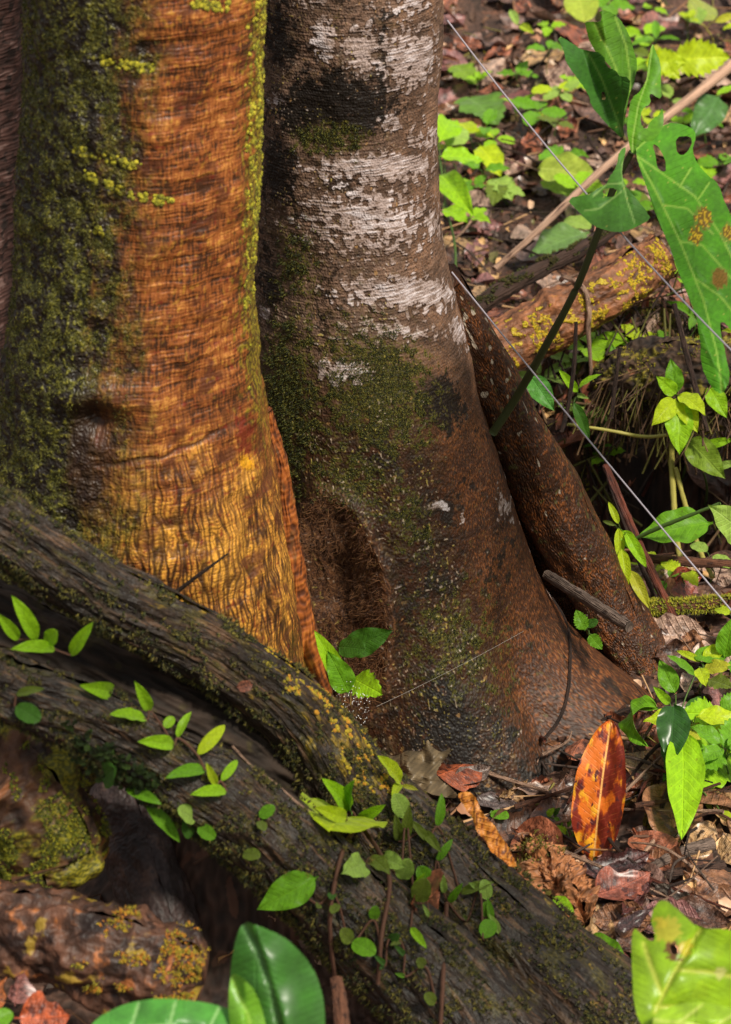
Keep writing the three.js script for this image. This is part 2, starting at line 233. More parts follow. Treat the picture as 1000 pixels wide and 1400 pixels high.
// surf() gives { p, n } or null; col() gives sRGB
function scatter(parent, name, geo, mat, count, surf, size, col) {
  const ms = [], cs = [], q = new THREE.Quaternion(), U = V(0, 1, 0), m4 = new THREE.Matrix4();
  for (let k = 0; k < count * 12 && ms.length < count; k++) {
    const s = surf(); if (!s) continue;
    q.setFromUnitVectors(U, s.n); const q2 = new THREE.Quaternion().setFromAxisAngle(U, rr(0, 6.28)), z = size(s);
    ms.push(m4.compose(s.p, q.clone().multiply(q2), V(z, z * rr(0.7, 1.4), z)).clone()); cs.push(col(s));
  }
  const im = new THREE.InstancedMesh(geo, mat, ms.length), c = new THREE.Color();
  ms.forEach((m, i) => { im.setMatrixAt(i, m); c.setRGB(cs[i][0] / 255, cs[i][1] / 255, cs[i][2] / 255, THREE.SRGBColorSpace); im.setColorAt(i, c); });
  im.name = name; im.userData.kind = 'stuff'; parent.add(im); if (parent !== scene) im.position.sub(parent.position); return im;
}
const trunkSurf = (sh, phi, py) => { const e = 0.01, p = sh.pos(phi, py), a = sh.pos(phi + e, py).sub(p), b = sh.pos(phi, py + 1).sub(p); return { p, n: b.cross(a).normalize(), phi, py }; };
const tubeSurf = (sh, th, t) => { const e = 0.01, f = sh.frame(t), p = sh.pos(th, t, f), a = sh.pos(th + e, t, f).sub(p), b = sh.pos(th, t + 0.002).sub(p); const n = a.cross(b).normalize(); if (n.dot(p.clone().sub(f.c)) < 0) n.negate(); return { p, n, th, t }; };

// ---------------------------------------------------------------- the orange-barked tree
{
  const R = 175;
  const orange = (phi, py) => ss(-0.36, 0.32, phi + 0.42 * fbm(phi * 5, py / 60) + 0.22 * fbm(phi * 16, py / 22) + (py > 480 && py < 780 ? 0.02 : 0.07 * ss(-200, 400, py) - 0.06));
  const disp = (phi, py) => { const a = phi * R, o = orange(phi, py); return 0.006 * N2(phi * 2.2 + 3, py / 170) + 0.0035 * N2(phi * 6, py / 50) + (1 - o) * (0.003 * N2(a / 18, py / 22) + 0.0014 * N2(a / 7, py / 8)) + o * (0.0014 * N2(phi * 1.2, py / 14) + 0.0007 * N2((a + 5 * N2(a / 30, py / 30)) / 7, py / 26))
    - 0.018 * Math.exp(-(((phi + 0.18) / 0.16) ** 2) - (((py - 495) / 22) ** 2)) + 0.012 * Math.exp(-(((phi + 0.2) / 0.3) ** 2) - (((py - 465) / 22) ** 2)) - 0.0022 * Math.exp(-(((py - (545 - 22 * phi + 6 * N2(phi * 4, 7))) / 3.5) ** 2)) * ss(-0.3, 0.05, phi) * ss(1.0, 0.6, phi); };
  const sh = trunkShape([[-1000, 62, 372, 0.15], [-300, 46, 369, 0.15], [0, 36, 365, 0.15], [150, 33, 359, 0.15], [300, 25, 353, 0.15], [400, 14, 351, 0.15], [480, 3, 356, 0.15], [560, -6, 367, 0.15], [640, -16, 379, 0.15], [720, -26, 390, 0.15], [800, -35, 402, 0.15], [880, -42, 414, 0.15], [960, -50, 427, 0.15], [1160, -75, 455, 0.15]], disp);
  const T = thing('orange_barked_tree', 'thick tree trunk, half green moss and half ridged golden orange bark', 'tree', undefined, V(-0.27, 0, 0.15));
  const span = sh.py1 - sh.py0;
  const tex = makeTex(1024, 1472, (u, v, o) => {
    const phi = -Math.PI + u * 2 * Math.PI, py = sh.py0 + v * span, ps = seenRow(phi, py, 1.1), a = phi * R, O = orange(phi, py) * ss(2.3, 1.7, phi);
    const w = 6 * N2(a / 34, py / 40) + 2 * N2(a / 9, py / 14);
    const low = ss(470, 740, ps + 90 * fbm(a / 40 + 8, py / 60)), big = fbm(a / 60 + 3, py / 90), hb = N2(a / 240 + 7, (py - a * 0.03) / 21) + 0.7 * N2(a / 110, (py + 0.4 * w) / 7);
    const vd = N2((a + 0.35 * w) / 3.4, py / 15), hd = N2(a / 30, (py + 0.12 * w) / 2.9), fine = N2(a / 2.4, py / 2.6);
    const vl = ss(0.3, 0.04, Math.abs(N2((a + 0.8 * w) / 7.5, py / 62))), v2 = ss(0.24, 0.04, Math.abs(N2((a + w) / 5 + 40, py / 44 + 9))), hl = ss(0.2, 0.03, Math.abs(N2(a / 15 + 3, (py + w * 0.6) / 6.5)));
    // orange bark: ringed bands and small checks higher up, upright ribbons split by cross cracks lower down
    const tone = 0.34 + 0.1 * low + 0.42 * big + 0.24 * hb * (1 - 0.75 * low) + (0.4 * vd + 0.34 * hd) * (1 - 0.6 * low) + 0.16 * fine + 0.26 * low;
    o[0] = 64; o[1] = 36; o[2] = 18; mixc(o, [144, 80, 35], ss(0.0, 0.42, tone)); mixc(o, [200, 134, 66], ss(0.42, 0.95, tone)); mixc(o, [248, 180, 66], low * ss(0.35, 0.85, tone) * 0.85);
    mixc(o, [46, 26, 14], clamp(Math.max(vl * 0.9, v2 * 0.55, hl * 0.42) * low * (0.9 - 0.6 * big)));
    mixc(o, [84, 44, 26], ss(0.12, 0.36, fbm(a / 50 + 60, py / 34)) * 0.7);
    const yl = ss(0.35, 0.5, N2(a / 7 + 90, py / 8) * 0.8 + 0.3 * N2(a / 30, py / 50) - 0.4 * low); mixc(o, [206, 160, 52], yl * 0.4);
    mixc(o, [60, 34, 18], ss(3.2, 0.8, Math.abs(py - (545 - 22 * phi + 6 * N2(phi * 4, 7)))) * 0.7 * ss(1.0, 0.6, phi));
    mixc(o, [112, 36, 20], ss(0.3, 0.6, Math.exp(-(((phi - 1.05) / 0.13) ** 2) - (((ps - 590) / 26) ** 2)) + 0.7 * N2(a / 9, py / 9)) * 0.75); mixc(o, [230, 164, 24], ss(0.35, 0.6, Math.exp(-(((phi - 1.02) / 0.08) ** 2) - (((ps - 628) / 10) ** 2)) + 0.5 * fine) * 0.8);
    let ho = 0.5 - low * (0.3 * vl + 0.12 * v2 + 0.12 * hl) + (1 - low * 0.6) * (0.14 * vd + 0.14 * hd + 0.12 * hb) + 0.08 * fine;
    // mossy bark
    const mo = fbm(a / 24, py / 24), mf = N2(a / 2.6, py / 2.6), mm = N2(a / 6, py / 6 + 40), mc = [34, 26, 18];
    const grow = ss(-0.2, 0.18, mo + 0.3 * mm + 0.05);
    mixc(mc, [82, 80, 28], grow); mixc(mc, [134, 128, 40], ss(0.25, 0.6, mm + mf * 0.5 + mo * 0.6) * 0.85); mixc(mc, [20, 20, 10], ss(0.1, 0.5, -mf) * 0.5);
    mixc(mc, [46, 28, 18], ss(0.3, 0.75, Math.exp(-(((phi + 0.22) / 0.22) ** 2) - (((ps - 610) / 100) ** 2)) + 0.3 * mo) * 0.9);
    const m = 1 - O; mixc(o, mc, m); ho = lerp(ho, 0.5 + 0.3 * mf + 0.3 * mm, m);
    // yellow green crust down the far edge
    const edge = ss(1.02, 1.22, phi + 0.25 * N2(a / 9, py / 12)) * ss(640, 470, py + 90 * N2(a / 12, py / 20)) * ss(2.6, 2.0, phi); mixc(o, mm > -0.1 ? [138, 128, 30] : [70, 58, 20], edge * 0.8);
    o[3] = ho;
  });
  const tm = part(T, 'trunk', trunkGeo(sh, 400, rowList(-1000, 1160, -20, 1020, 1.7, 40)), std({ ...tex, bumpScale: 0.004, roughness: 0.5 }));
  tag(tm, 'trunk with moss on one side and orange bark on the other');
  // spreading root at its side
  const rs = tubeShape(pathZ([[362, 560, 0.1, 10], [380, 640, 0.1, 15], [390, 720, 0.1, 18], [399, 800, 0.1, 22], [412, 880, 0.1, 25], [428, 960, 0.1, 29], [446, 1060, 0.1, 34], [455, 1130, 0.1, 36]]), (th, t) => 0.002 * N2(th * 3, t * 20) + 0.001 * N2(th * 9, t * 60));
  const rt = makeTex(256, 512, (u, v, o) => { const vl = N2(u * 26 + 2 * N2(u * 5, v * 12), v * 24), hl = N2(u * 6, v * 110), val = 0.5 + 0.45 * vl + 0.35 * hl + 0.4 * fbm(u * 4, v * 6); o[0] = 84; o[1] = 42; o[2] = 18; mixc(o, [164, 88, 32], ss(0.1, 0.7, val)); mixc(o, [200, 122, 48], ss(0.6, 1.1, val)); mixc(o, [96, 74, 50], ss(0.1, 0.3, fbm(u * 5 + 4, v * 9 + 60)) * 0.6); o[3] = 0.5 + 0.35 * vl + 0.2 * hl; });
  part(T, 'buttress_root', tubeGeo(rs, 48, 160), std({ ...rt, bumpScale: 0.005, roughness: 0.65 }));
  part(T, 'twig', stick([{ p: onZ(238, 812, 0.35), r: 0.0026 }, { p: onZ(275, 784, 0.36), r: 0.0022 }, { p: onZ(312, 757, 0.355), r: 0.0012 }], 7, 14), M.darkWood);
  const G1 = [[60, 62, 24], [84, 86, 30], [116, 116, 36], [72, 68, 28], [156, 150, 46]];
  scatter(T, 'moss', tuftGeo, mossM, 24000, () => { const phi = rr(-2.0, 0.25), py = rr(-40, 1000); if (orange(phi, py) > 0.2 + 0.8 * rnd() * rnd()) return null; if (fbm(phi * R / 24, py / 24) < -0.12 + 0.2 * rnd()) return null; if (Math.exp(-(((phi + 0.22) / 0.22) ** 2) - (((seenRow(phi, py) - 610) / 100) ** 2)) > 0.3 + rnd() * 0.3) return null; return trunkSurf(sh, phi, py); }, () => rr(0.0009, 0.0029), (s) => G1[Math.floor(clamp(2.2 + 4 * fbm(s.phi * R / 40, s.py / 40) + rr(-1.3, 1.3), 0, 4.99))]);
  const Y = [[150, 144, 30], [126, 122, 28], [176, 164, 44], [96, 94, 24]];
  scatter(T, 'yellow_crust', crumbGeo, crumbM, 1500, () => { const phi = rr(1.0, 1.75), py = rr(-30, 560); if (fbm(phi * 9, py / 18) < 0.04 + (py > 330 ? (py - 330) / 400 : 0) || phi < 1.12 + 0.2 * N2(1, py / 14)) return null; return trunkSurf(sh, phi, py); }, () => rr(0.0008, 0.0026), () => pick(Y));
  const bands = [[150, 82, 90, 225], [120, 215, 200, 200], [125, 240, 190, 262], [205, 5, 310, 8]];
  scatter(T, 'yellow_crust', crumbGeo, crumbM, 650, () => { const [x0, y0, x1, y1] = [[148, 80, 228, 92], [112, 198, 205, 222], [124, 232, 192, 262], [270, 4, 320, 8], [200, 262, 245, 272], [132, 308, 150, 314]][Math.floor(rnd() * 6)], t = rnd(); const px = lerp(x0, x1, t), py = lerp(y0, y1, t) + rr(-6, 6); if (N2(px / 11, py / 9) < -0.1) return null; const f = sh.toPhi(px, py); return trunkSurf(sh, f, py - 1.05 * (seenRow(f, py) - py)); }, () => rr(0.001, 0.003), () => pick(Y));
}
console.log('orange tree');

// ---------------------------------------------------------------- the lichen-spotted tree
const midDisp = (phi, py) => {
  const a = phi * 150, low = ss(600, 905, py);
  let e = 0.004 * N2(phi * 2.5 + 20, py / 130) + 0.0016 * N2(a / 26, py / 24) + 0.0007 * N2(a / 8, py / 8);
  const k = ss(720, 1000, py); e += 0.27 * k * k * Math.exp(-(((phi - 1.2) / (0.34 + 0.1 * k)) ** 2)) + 0.05 * k * Math.exp(-(((phi - 0.42) / 0.36) ** 2)) - 0.03 * k * Math.exp(-(((phi - 0.82) / 0.12) ** 2));
  const hr = Math.hypot((phi + 0.3 + 0.05 * N2(py / 50, 3)) / 0.3, (py - 715) / 110) + 0.12 * N2(phi * 7, py / 40);
  e -= 0.042 * ss(1.15, 0.0, hr); e += 0.009 * Math.exp(-(((hr - 1.12) / 0.2) ** 2)); e += ss(1.1, 0.6, hr) * 0.008 * N2(a / 6 + 1.5 * N2(py / 30, 2), py / 45);
  e += 0.06 * k * Math.exp(-(((phi + 0.95) / 0.4) ** 2));
  return e;
};
const mid = trunkShape([[-1000, 352, 612, -0.18, 1], [-300, 343, 609, -0.18, 1], [0, 339, 606, -0.18, 1], [150, 337, 598, -0.18, 1], [250, 337, 600, -0.18, 1], [350, 337, 611, -0.18, 1], [420, 337, 626, -0.18, 1], [480, 336, 641, -0.18, 1.0], [560, 335, 660, -0.18, 1.02], [640, 334, 686, -0.18, 1.05], [720, 333, 714, -0.18, 1.08], [800, 330, 738, -0.18, 1.1], [905, 325, 770, -0.18, 1.14], [1000, 320, 790, -0.18, 1.16], [1120, 318, 800, -0.18, 1.16]], midDisp);
{
  const T = thing('lichen_spotted_tree', 'brown tree trunk with pale lichen patches and flaring roots', 'tree', undefined, V(0.02, 0, -0.18));
  const span = mid.py1 - mid.py0, E = (x0, y0, x1, y1, s = 1) => { const cy = (y0 + y1) / 2, p0 = mid.toPhi(x0, cy), p1 = mid.toPhi(x1, cy); return { c: (p0 + p1) / 2, r: Math.max((p1 - p0) / 2, 0.04), y: cy, h: (y1 - y0) / 2, s }; };
  const pale = [E(425, 212, 592, 250, 1.25), E(505, 38, 596, 128, 0.95), E(470, 40, 520, 104, 0.9), E(424, 28, 460, 92, 0.9), E(410, 255, 590, 350, 0.75), E(470, 380, 622, 428, 1.25), E(440, 492, 512, 528, 1.1), E(480, 440, 600, 470, 0.5), E(518, 156, 550, 180, 0.8), E(370, 130, 392, 150, 0.6), E(560, 170, 600, 215, 0.55), E(358, 420, 378, 440, 0.9), E(620, 435, 640, 478, 0.9), E(520, 0, 590, 24, 0.6), E(410, 0, 450, 16, 0.6), E(560, 280, 605, 330, 0.6), E(600, 670, 622, 684, 0.8), E(688, 668, 700, 706, 0.6), E(640, 690, 650, 704, 0.5)];
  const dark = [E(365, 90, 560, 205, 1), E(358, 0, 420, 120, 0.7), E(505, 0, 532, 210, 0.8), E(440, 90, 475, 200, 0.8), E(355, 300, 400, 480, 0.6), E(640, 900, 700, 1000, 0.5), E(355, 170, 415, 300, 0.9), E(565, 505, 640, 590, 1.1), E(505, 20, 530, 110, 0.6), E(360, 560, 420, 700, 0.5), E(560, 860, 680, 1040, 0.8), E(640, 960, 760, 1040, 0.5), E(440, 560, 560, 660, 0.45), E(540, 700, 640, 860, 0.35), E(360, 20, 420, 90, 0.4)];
  const green = [E(405, 165, 500, 215, 0.8), E(360, 420, 450, 680, 0.75), E(440, 440, 600, 620, 0.95), E(420, 600, 560, 700, 0.5), E(380, 300, 440, 420, 0.5), E(540, 640, 600, 740, 0.5), E(560, 780, 690, 920, 0.45)];
  const field = (L, phi, py) => { let b = -1; for (const e of L) { const d = e.s * (1.2 - Math.sqrt(((phi - e.c) / e.r) ** 2 + ((py - e.y) / e.h) ** 2)); if (d > b) b = d; } return b; };
  const tex = makeTex(1024, 1472, (u, v, o) => {
    const phi = -Math.PI + u * 2 * Math.PI, py = mid.py0 + v * span, ps = seenRow(phi, py), a = phi * (140 + 130 * ss(520, 1000, py));
    const f1 = fbm(a / 46, py / 46), f2 = fbm(a / 15 + 50, py / 13), sp = N2(a / 3.4, py / 3.4), fine = N2(a / 2.2 + 9, py / 2.2), hs = N2(a / 30, py / 2.4), hr = N2(a / 150, py / 9), back = Math.abs(phi) > 1.6;
    const low = ss(430, 660, ps);
    // brown bark, redder and darker towards the roots
    o[0] = lerp(118, 66, low); o[1] = lerp(92, 37, low); o[2] = lerp(76, 19, low);
    const n = 1 + 0.5 * f1 + 0.35 * f2 + 0.2 * hs * (1 - low * 0.5) + 0.25 * fine + 0.12 * hr; o[0] *= n; o[1] *= n; o[2] *= n;
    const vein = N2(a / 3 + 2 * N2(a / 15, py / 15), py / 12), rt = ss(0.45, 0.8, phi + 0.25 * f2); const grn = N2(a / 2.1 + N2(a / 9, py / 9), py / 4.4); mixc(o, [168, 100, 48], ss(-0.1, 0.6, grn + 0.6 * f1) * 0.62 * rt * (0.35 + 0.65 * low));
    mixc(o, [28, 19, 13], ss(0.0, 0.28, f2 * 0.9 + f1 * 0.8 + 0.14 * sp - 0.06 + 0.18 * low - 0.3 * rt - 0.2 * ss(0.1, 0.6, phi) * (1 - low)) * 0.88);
    mixc(o, N2(a / 5, py / 6) > 0 ? [52, 40, 20] : [36, 24, 14], ss(-0.1, 0.2, fbm(a / 11 + 300, py / 13) + 0.12 * sp) * 0.62 * low * (1 - rt));
    mixc(o, [150, 116, 66], ss(0.24, 0.38, fbm(a / 7 + 500, py / 8) + 0.12 * sp) * 0.6 * low * (1 - 0.7 * rt));
    mixc(o, [98, 78, 50], ss(0.1, 0.35, fbm(a / 20 + 120, py / 18) + 0.2 * sp) * 0.5 * (1 - rt));
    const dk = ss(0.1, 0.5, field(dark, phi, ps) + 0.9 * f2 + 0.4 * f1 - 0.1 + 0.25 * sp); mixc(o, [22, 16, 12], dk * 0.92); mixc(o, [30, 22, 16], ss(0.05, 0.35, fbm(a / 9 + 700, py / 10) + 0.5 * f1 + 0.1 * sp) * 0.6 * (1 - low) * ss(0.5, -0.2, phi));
    const gf = ss(0.0, 0.5, field(green, phi, ps) + 1.1 * f2 + 0.4 * sp - 0.05); mixc(o, sp > 0 ? [92, 88, 26] : [54, 52, 20], gf * 0.85);
    const br = Math.hypot((phi + 0.3) / 0.38, (py - 715) / 135) - 0.5 * f2; mixc(o, vein > 0 ? [116, 76, 48] : [66, 40, 26], ss(1.05, 0.85, br) * 0.9);
    // crust lichen in sharp-edged patches
    const rnd2 = back ? fbm(a / 60 + 3, py / 50) * 1.6 : -0.5;
    const lf = Math.max(field(pale, phi, ps), rnd2) + 1.3 * f2 + 0.5 * N2(a / 9 + 77, py / 9) + 0.14 * hs + 0.2 * sp;
    const L = ss(0.24, 0.42, lf); const lc = [184, 164, 158]; mixc(lc, [132, 110, 98], ss(0, 0.5, -hs * 0.5 + f2 + sp * 0.3)); mixc(lc, [224, 212, 214], ss(0.1, 0.6, hs * 0.6 + f1 + 0.3 * (lf - 0.3))); mixc(o, lc, L * (0.75 + 0.25 * ss(-0.3, 0.2, fine)));
    const rim = ss(0.08, 0.16, lf) * (1 - L); mixc(o, [70, 50, 38], rim * 0.5);
    // scattered specks, pale and yellow
    const s1 = N2(a / 4 + 200, py / (4.6 + 2.5 * ss(820, 960, py))), s2 = fbm(a / 70 + 20, py / 70) + 0.25 * low + 0.1; const spk = ss(0.46, 0.54, s1 + 0.45 * s2 - 0.2) * (phi < 0.6 ? 1 : 0.25) * (1 - 0.45 * ss(800, 950, py)); mixc(o, N2(a / 30, py / 30 + 80) > 0.1 ? [186, 168, 84] : [190, 170, 150], spk * 0.8 * (1 - L));
    mixc(o, [196, 150, 90], ss(0.66, 0.7, N2(a / 8 + 400, py / 9)) * 0.6 * (1 - L) * (1 - rt));
    o[3] = 0.4 + 0.18 * f2 + 0.14 * grn * low + 0.12 * hs * (1 - low) + 0.22 * L + 0.15 * spk + 0.15 * fine;
  });
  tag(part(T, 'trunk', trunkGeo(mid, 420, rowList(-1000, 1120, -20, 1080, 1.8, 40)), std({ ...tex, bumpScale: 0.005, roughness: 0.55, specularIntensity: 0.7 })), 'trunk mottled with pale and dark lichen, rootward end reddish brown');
  // roots behind
  const rootTex = makeTex(512, 1024, (u, v, o) => { const th = u * 6.283, a = th * 45, y = v * 620, f1 = fbm(a / 40, y / 46), f2 = fbm(a / 13, y / 15), vein = N2(a / 2 + N2(a / 9, y / 9), y / 4.2), fine = N2(a / 2, y / 2), n = 1 + 0.5 * f1 + 0.35 * f2 + 0.2 * fine; o[0] = 64 * n; o[1] = 36 * n; o[2] = 18 * n; const topness = Math.cos(th - 5.6); mixc(o, [172, 100, 46], ss(0.0, 0.6, vein + 0.7 * f1) * 0.6); mixc(o, [36, 22, 14], ss(0.08, 0.35, f2 + 0.4 * f1) * 0.75); mixc(o, [84, 84, 42], ss(0.22, 0.4, fbm(a / 14 + 40, y / 9) + 0.1 * N2(a / 30, y / 60)) * 0.7); mixc(o, [186, 176, 160], ss(0.6, 0.66, N2(a / 9 + 31, y / 13) + 0.3 * ss(260, 0, y) - 0.12) * 0.8); o[3] = 0.5 + 0.25 * vein + 0.25 * f2 + 0.15 * fine + 0 * topness; });
  const rm = std({ ...rootTex, bumpScale: 0.004, roughness: 0.52, specularIntensity: 0.7 });
  const b1 = tubeShape(pathZ([[600, 380, -0.22, 30], [640, 470, -0.24, 40], [683, 560, -0.26, 45], [735, 650, -0.27, 46], [783, 740, -0.26, 43], [829, 820, -0.24, 37], [866, 885, -0.21, 33], [900, 945, -0.18, 30], [925, 1010, -0.16, 28]]), (th, t) => 0.004 * N2(th * 1.5, t * 8) + 0.0016 * N2(th * 5, t * 30) + 0.018 * t * Math.exp(-(((th - 4.2) / 0.9) ** 2)), 1.3);
  part(T, 'buttress_root', tubeGeo(b1, 96, 260), rm);
  const b2 = tubeShape(pathZ([[640, 600, -0.3, 40], [715, 700, -0.32, 38], [775, 800, -0.32, 40], [825, 890, -0.3, 42], [870, 990, -0.28, 44]]), (th, t) => 0.005 * N2(th * 1.5 + 9, t * 8) + 0.0016 * N2(th * 5, t * 30), 1.2);
  part(T, 'buttress_root', tubeGeo(b2, 64, 140), rm);
  // thin climbing stem in the crease of the root
  const cl = [[762, 812], [774, 842], [780, 875], [782, 910], [777, 945], [764, 980], [742, 1008]].map(([x, y]) => { const d = dirOf(x, y).normalize(); let best = null, bd = 1e9; for (let f = -0.2; f < 1.7; f += 0.012) for (let yy = 640; yy < 1110; yy += 5) { const p = mid.pos(f, yy), r = p.clone().sub(CAM), k = r.dot(d), off = r.addScaledVector(d, -k).length(), c = k + (off > 0.004 ? (off - 0.004) * 60 : 0); if (c < bd) { bd = c; best = p; } } return best.addScaledVector(TOCAM, 0.002); });
  single('climbing_stem', stick(cl.map((p) => ({ p, r: 0.0024 })), 8, 60), M.darkWood, 'thin dark stem climbing the crease of the flaring root', 'vine');
  const G2 = [[70, 78, 26], [100, 104, 34], [48, 52, 20], [128, 122, 44]];
  scatter(T, 'moss', tuftGeo, mossM, 9000, () => { const phi = rr(-1.3, 0.9), py = rr(40, 900), a = phi * (140 + 130 * ss(520, 1000, py)); if (field(green, phi, seenRow(phi, py)) + 1.1 * fbm(a / 15 + 50, py / 13) < 0.3 + 0.2 * rnd()) return null; return trunkSurf(mid, phi, py); }, () => rr(0.0012, 0.0036), () => pick(G2));
  const fib = []; // brown rootlet fibres in the hollow at the foot
  scatter(T, 'rootlet_fibres', (() => { const g = new THREE.CylinderGeometry(0.015, 0.03, 1, 4, 1, true); g.translate(0, 0.5, 0); return g; })(), std({ color: 0xffffff }), 7000, () => { const phi = rr(-0.7, 0.1), py = rr(590, 850); if (Math.hypot((phi + 0.3) / 0.34, (py - 715) / 125) > 0.75 + 0.3 * rnd()) return null; const s = trunkSurf(mid, phi, py); s.n.multiplyScalar(0.35).add(V(rr(-1, 1), rr(-1.1, 0.5), rr(-0.2, 0.3))).normalize(); return s; }, () => rr(0.004, 0.011), () => pick([[128, 86, 56], [98, 64, 42], [156, 110, 72], [76, 50, 36]]));
}
console.log('lichen tree');

// ---------------------------------------------------------------- dark trunk behind
{
  const sh = trunkShape([[-900, -160, 45, -0.6], [0, -170, 40, -0.6], [400, -190, 30, -0.6], [760, -220, 40, -0.6], [900, -260, 80, -0.6]], (phi, py) => 0.006 * N2(phi * 3, py / 60) + 0.003 * N2(phi * 9, py / 14));
  const tex = makeTex(512, 1024, (u, v, o) => { const a = u * 900, y = v * 1800, f = fbm(a / 40, y / 40), h = N2(a / 30, y / 5), n = 0.9 + 0.6 * f + 0.25 * h; o[0] = 96 * n; o[1] = 66 * n; o[2] = 58 * n; mixc(o, [30, 22, 18], ss(0, 0.4, fbm(a / 20, y / 20 + 40)) * 0.8); mixc(o, [150, 126, 118], ss(0.3, 0.45, f + 0.4 * h) * 0.6); o[3] = 0.5 + 0.4 * f + 0.2 * h; });
  const T = thing('tree', 'dark brown tree trunk standing behind the mossy one', 'tree', undefined, V(-0.62, 0, -0.6));
  part(T, 'trunk', trunkGeo(sh, 120, rowList(-900, 900, -40, 760, 6, 40)), std({ ...tex, bumpScale: 0.006, roughness: 0.8 }));
}

// ---------------------------------------------------------------- fallen logs in front
const logTex = (s, yellow) => makeTex(1024, 1024, (u, v, o) => {
  const th = u * 6.283, a = th * 62, y = v * 1000, f1 = fbm(a / 36 + s, y / 90), f2 = fbm(a / 11 + s, y / 24), gr = 0.6 * N2(a / 4 + 3 * N2(a / 20, y / 60), y / 30 + s) + 0.4 * N2(a / 6, y / 9 + s), fine = N2(a / 2, y / 3), n = 1 + 0.5 * f1 + 0.5 * f2 + 0.3 * gr + 0.2 * fine;
  o[0] = 46 * n; o[1] = 34 * n; o[2] = 25 * n; mixc(o, [20, 14, 11], ss(0.1, 0.45, f2 + 0.4 * gr) * 0.8); mixc(o, [110, 86, 66], ss(0.25, 0.55, gr + f1) * 0.5);
  const top = Math.cos(th - 0.5); const g = ss(0.05, 0.4, fbm(a / 20 + 80 + s, y / 34) + 0.12 * N2(a / 60, y / 200)); mixc(o, fine > 0 ? [92, 84, 30] : [56, 52, 22], g * 0.7);
  const yl = ss(0.12, 0.3, f2 * 0.9 + fine * 0.15 + yellow(th, v)); mixc(o, N2(a / 5, y / 5) > 0 ? [180, 146, 40] : [126, 102, 28], yl * 0.7);
  mixc(o, [150, 108, 76], ss(0.16, 0.34, fbm(a / 8 + 6 * s, y / 60 + 40)) * 0.45);
  o[3] = 0.5 + 0.3 * gr + 0.4 * f2 + 0.12 * fine + 0 * top;
});
const logDisp = (s, k = 1) => (th, t) => k * (0.005 * N2(th * 1.2 + s, t * 7) + 0.0045 * N2(th * 3 + s, t * 16) + 0.0024 * N2(th * 8 + s, t * 26 + s) + 0.0016 * N2(th * 16, t * 70) + 0.0009 * N2(th * 26 + 2 * N2(th * 3, t * 9), t * 16));
const LOGS = {}, axis = {};
const Gm = [[70, 74, 26], [104, 98, 36], [52, 54, 22], [136, 124, 50], [84, 72, 40]];
{
  const sh = tubeShape(pathPD([[-200, 585, 2.72, 44], [-60, 675, 2.76, 44], [0, 716, 2.78, 45], [100, 786, 2.82, 47], [200, 845, 2.86, 48], [300, 900, 2.92, 48], [400, 976, 2.98, 54], [464, 1058, 3.02, 62], [530, 1138, 3.04, 72], [614, 1220, 3.03, 82], [708, 1310, 3.0, 90], [820, 1405, 2.94, 96], [900, 1490, 2.88, 90]]), logDisp(3));
  LOGS.upper = sh;
  const T = thing('leaning_log', 'long dark rotting log leaning across the foot of the orange trunk', 'log', undefined, sh.cr.getPoint(1));
  part(T, 'stem', tubeGeo(sh, 150, 620), std({ ...logTex(3, (th, v) => { const top = Math.cos(th - 0.35); return v > 0.3 ? -0.16 + 0.3 * Math.exp(-(((v - 0.56) / 0.09) ** 2)) * ss(0.2, 0.9, top) + 0.12 * Math.exp(-(((v - 0.3) / 0.1) ** 2)) * ss(0.85, 1, top) : -0.3; }), bumpScale: 0.005, roughness: 0.58 }));
  scatter(T, 'moss', tuftGeo, mossM, 13000, () => { const th = rr(-0.9, 3.2), t = rr(0.1, 0.98), f = fbm(th * 3 + 7, t * 26); if (f + (t > 0.55 ? 0.16 : 0) + (th > 1.9 ? 0.08 : 0) < 0.06 + 0.2 * rnd()) return null; return tubeSurf(sh, th, t); }, () => rr(0.002, 0.007), () => pick(Gm));
  // crust along its upper edge
  scatter(T, 'yellow_crust', crumbGeo, crumbM, 900, () => { const t = rnd() < 0.4 ? rr(0.26, 0.4) : rr(0.44, 0.62), th = t < 0.42 ? rr(-0.55, -0.1) : rr(-0.5, 0.9); if (fbm(th * 4, t * 50) < 0.12) return null; return tubeSurf(sh, th, t); }, () => rr(0.0008, 0.0028), () => pick([[176, 150, 40], [140, 124, 36], [190, 134, 40]]));
  // torn orange strip of wood
  const st = (l) => l.map(([x, y, w], i) => ({ p: null, x, y, w }));
  const ow = bladeGeo(smoothPoly([[624, 1084], [640, 1080], [652, 1092], [660, 1112], [672, 1122], [684, 1140], [696, 1160], [708, 1184], [700, 1188], [684, 1172], [672, 1168], [664, 1150], [652, 1140], [648, 1120], [636, 1106]], 1, 1.2), [], 2.5, (x, y) => CAM.distanceTo(onLog(x, y, 0.012, 'upper')) * 0.985 + 0.004 * N2(x / 9, y / 14), (x, y) => { const n = N2(x / 3, y / 9); return n > 0.25 ? [120, 60, 20] : n > -0.1 ? [214, 128, 40] : [232, 150, 56]; });
  tag(part(T, 'torn_wood', ow, M.cutDead), 'torn strip of raw orange wood');
  part(T, 'wood_chip', leafGeo({ w: 0.7, p: 0.3, q: 0.3, stem: 0, nu: 4, nv: 6 }), M.dead[1]).scale.setScalar(0.016); const ch = T.children[T.children.length - 1]; orient(ch, P(324, 940, 2.868), P(346, 936, 2.868), TOCAM); ch.position.sub(T.position);
}
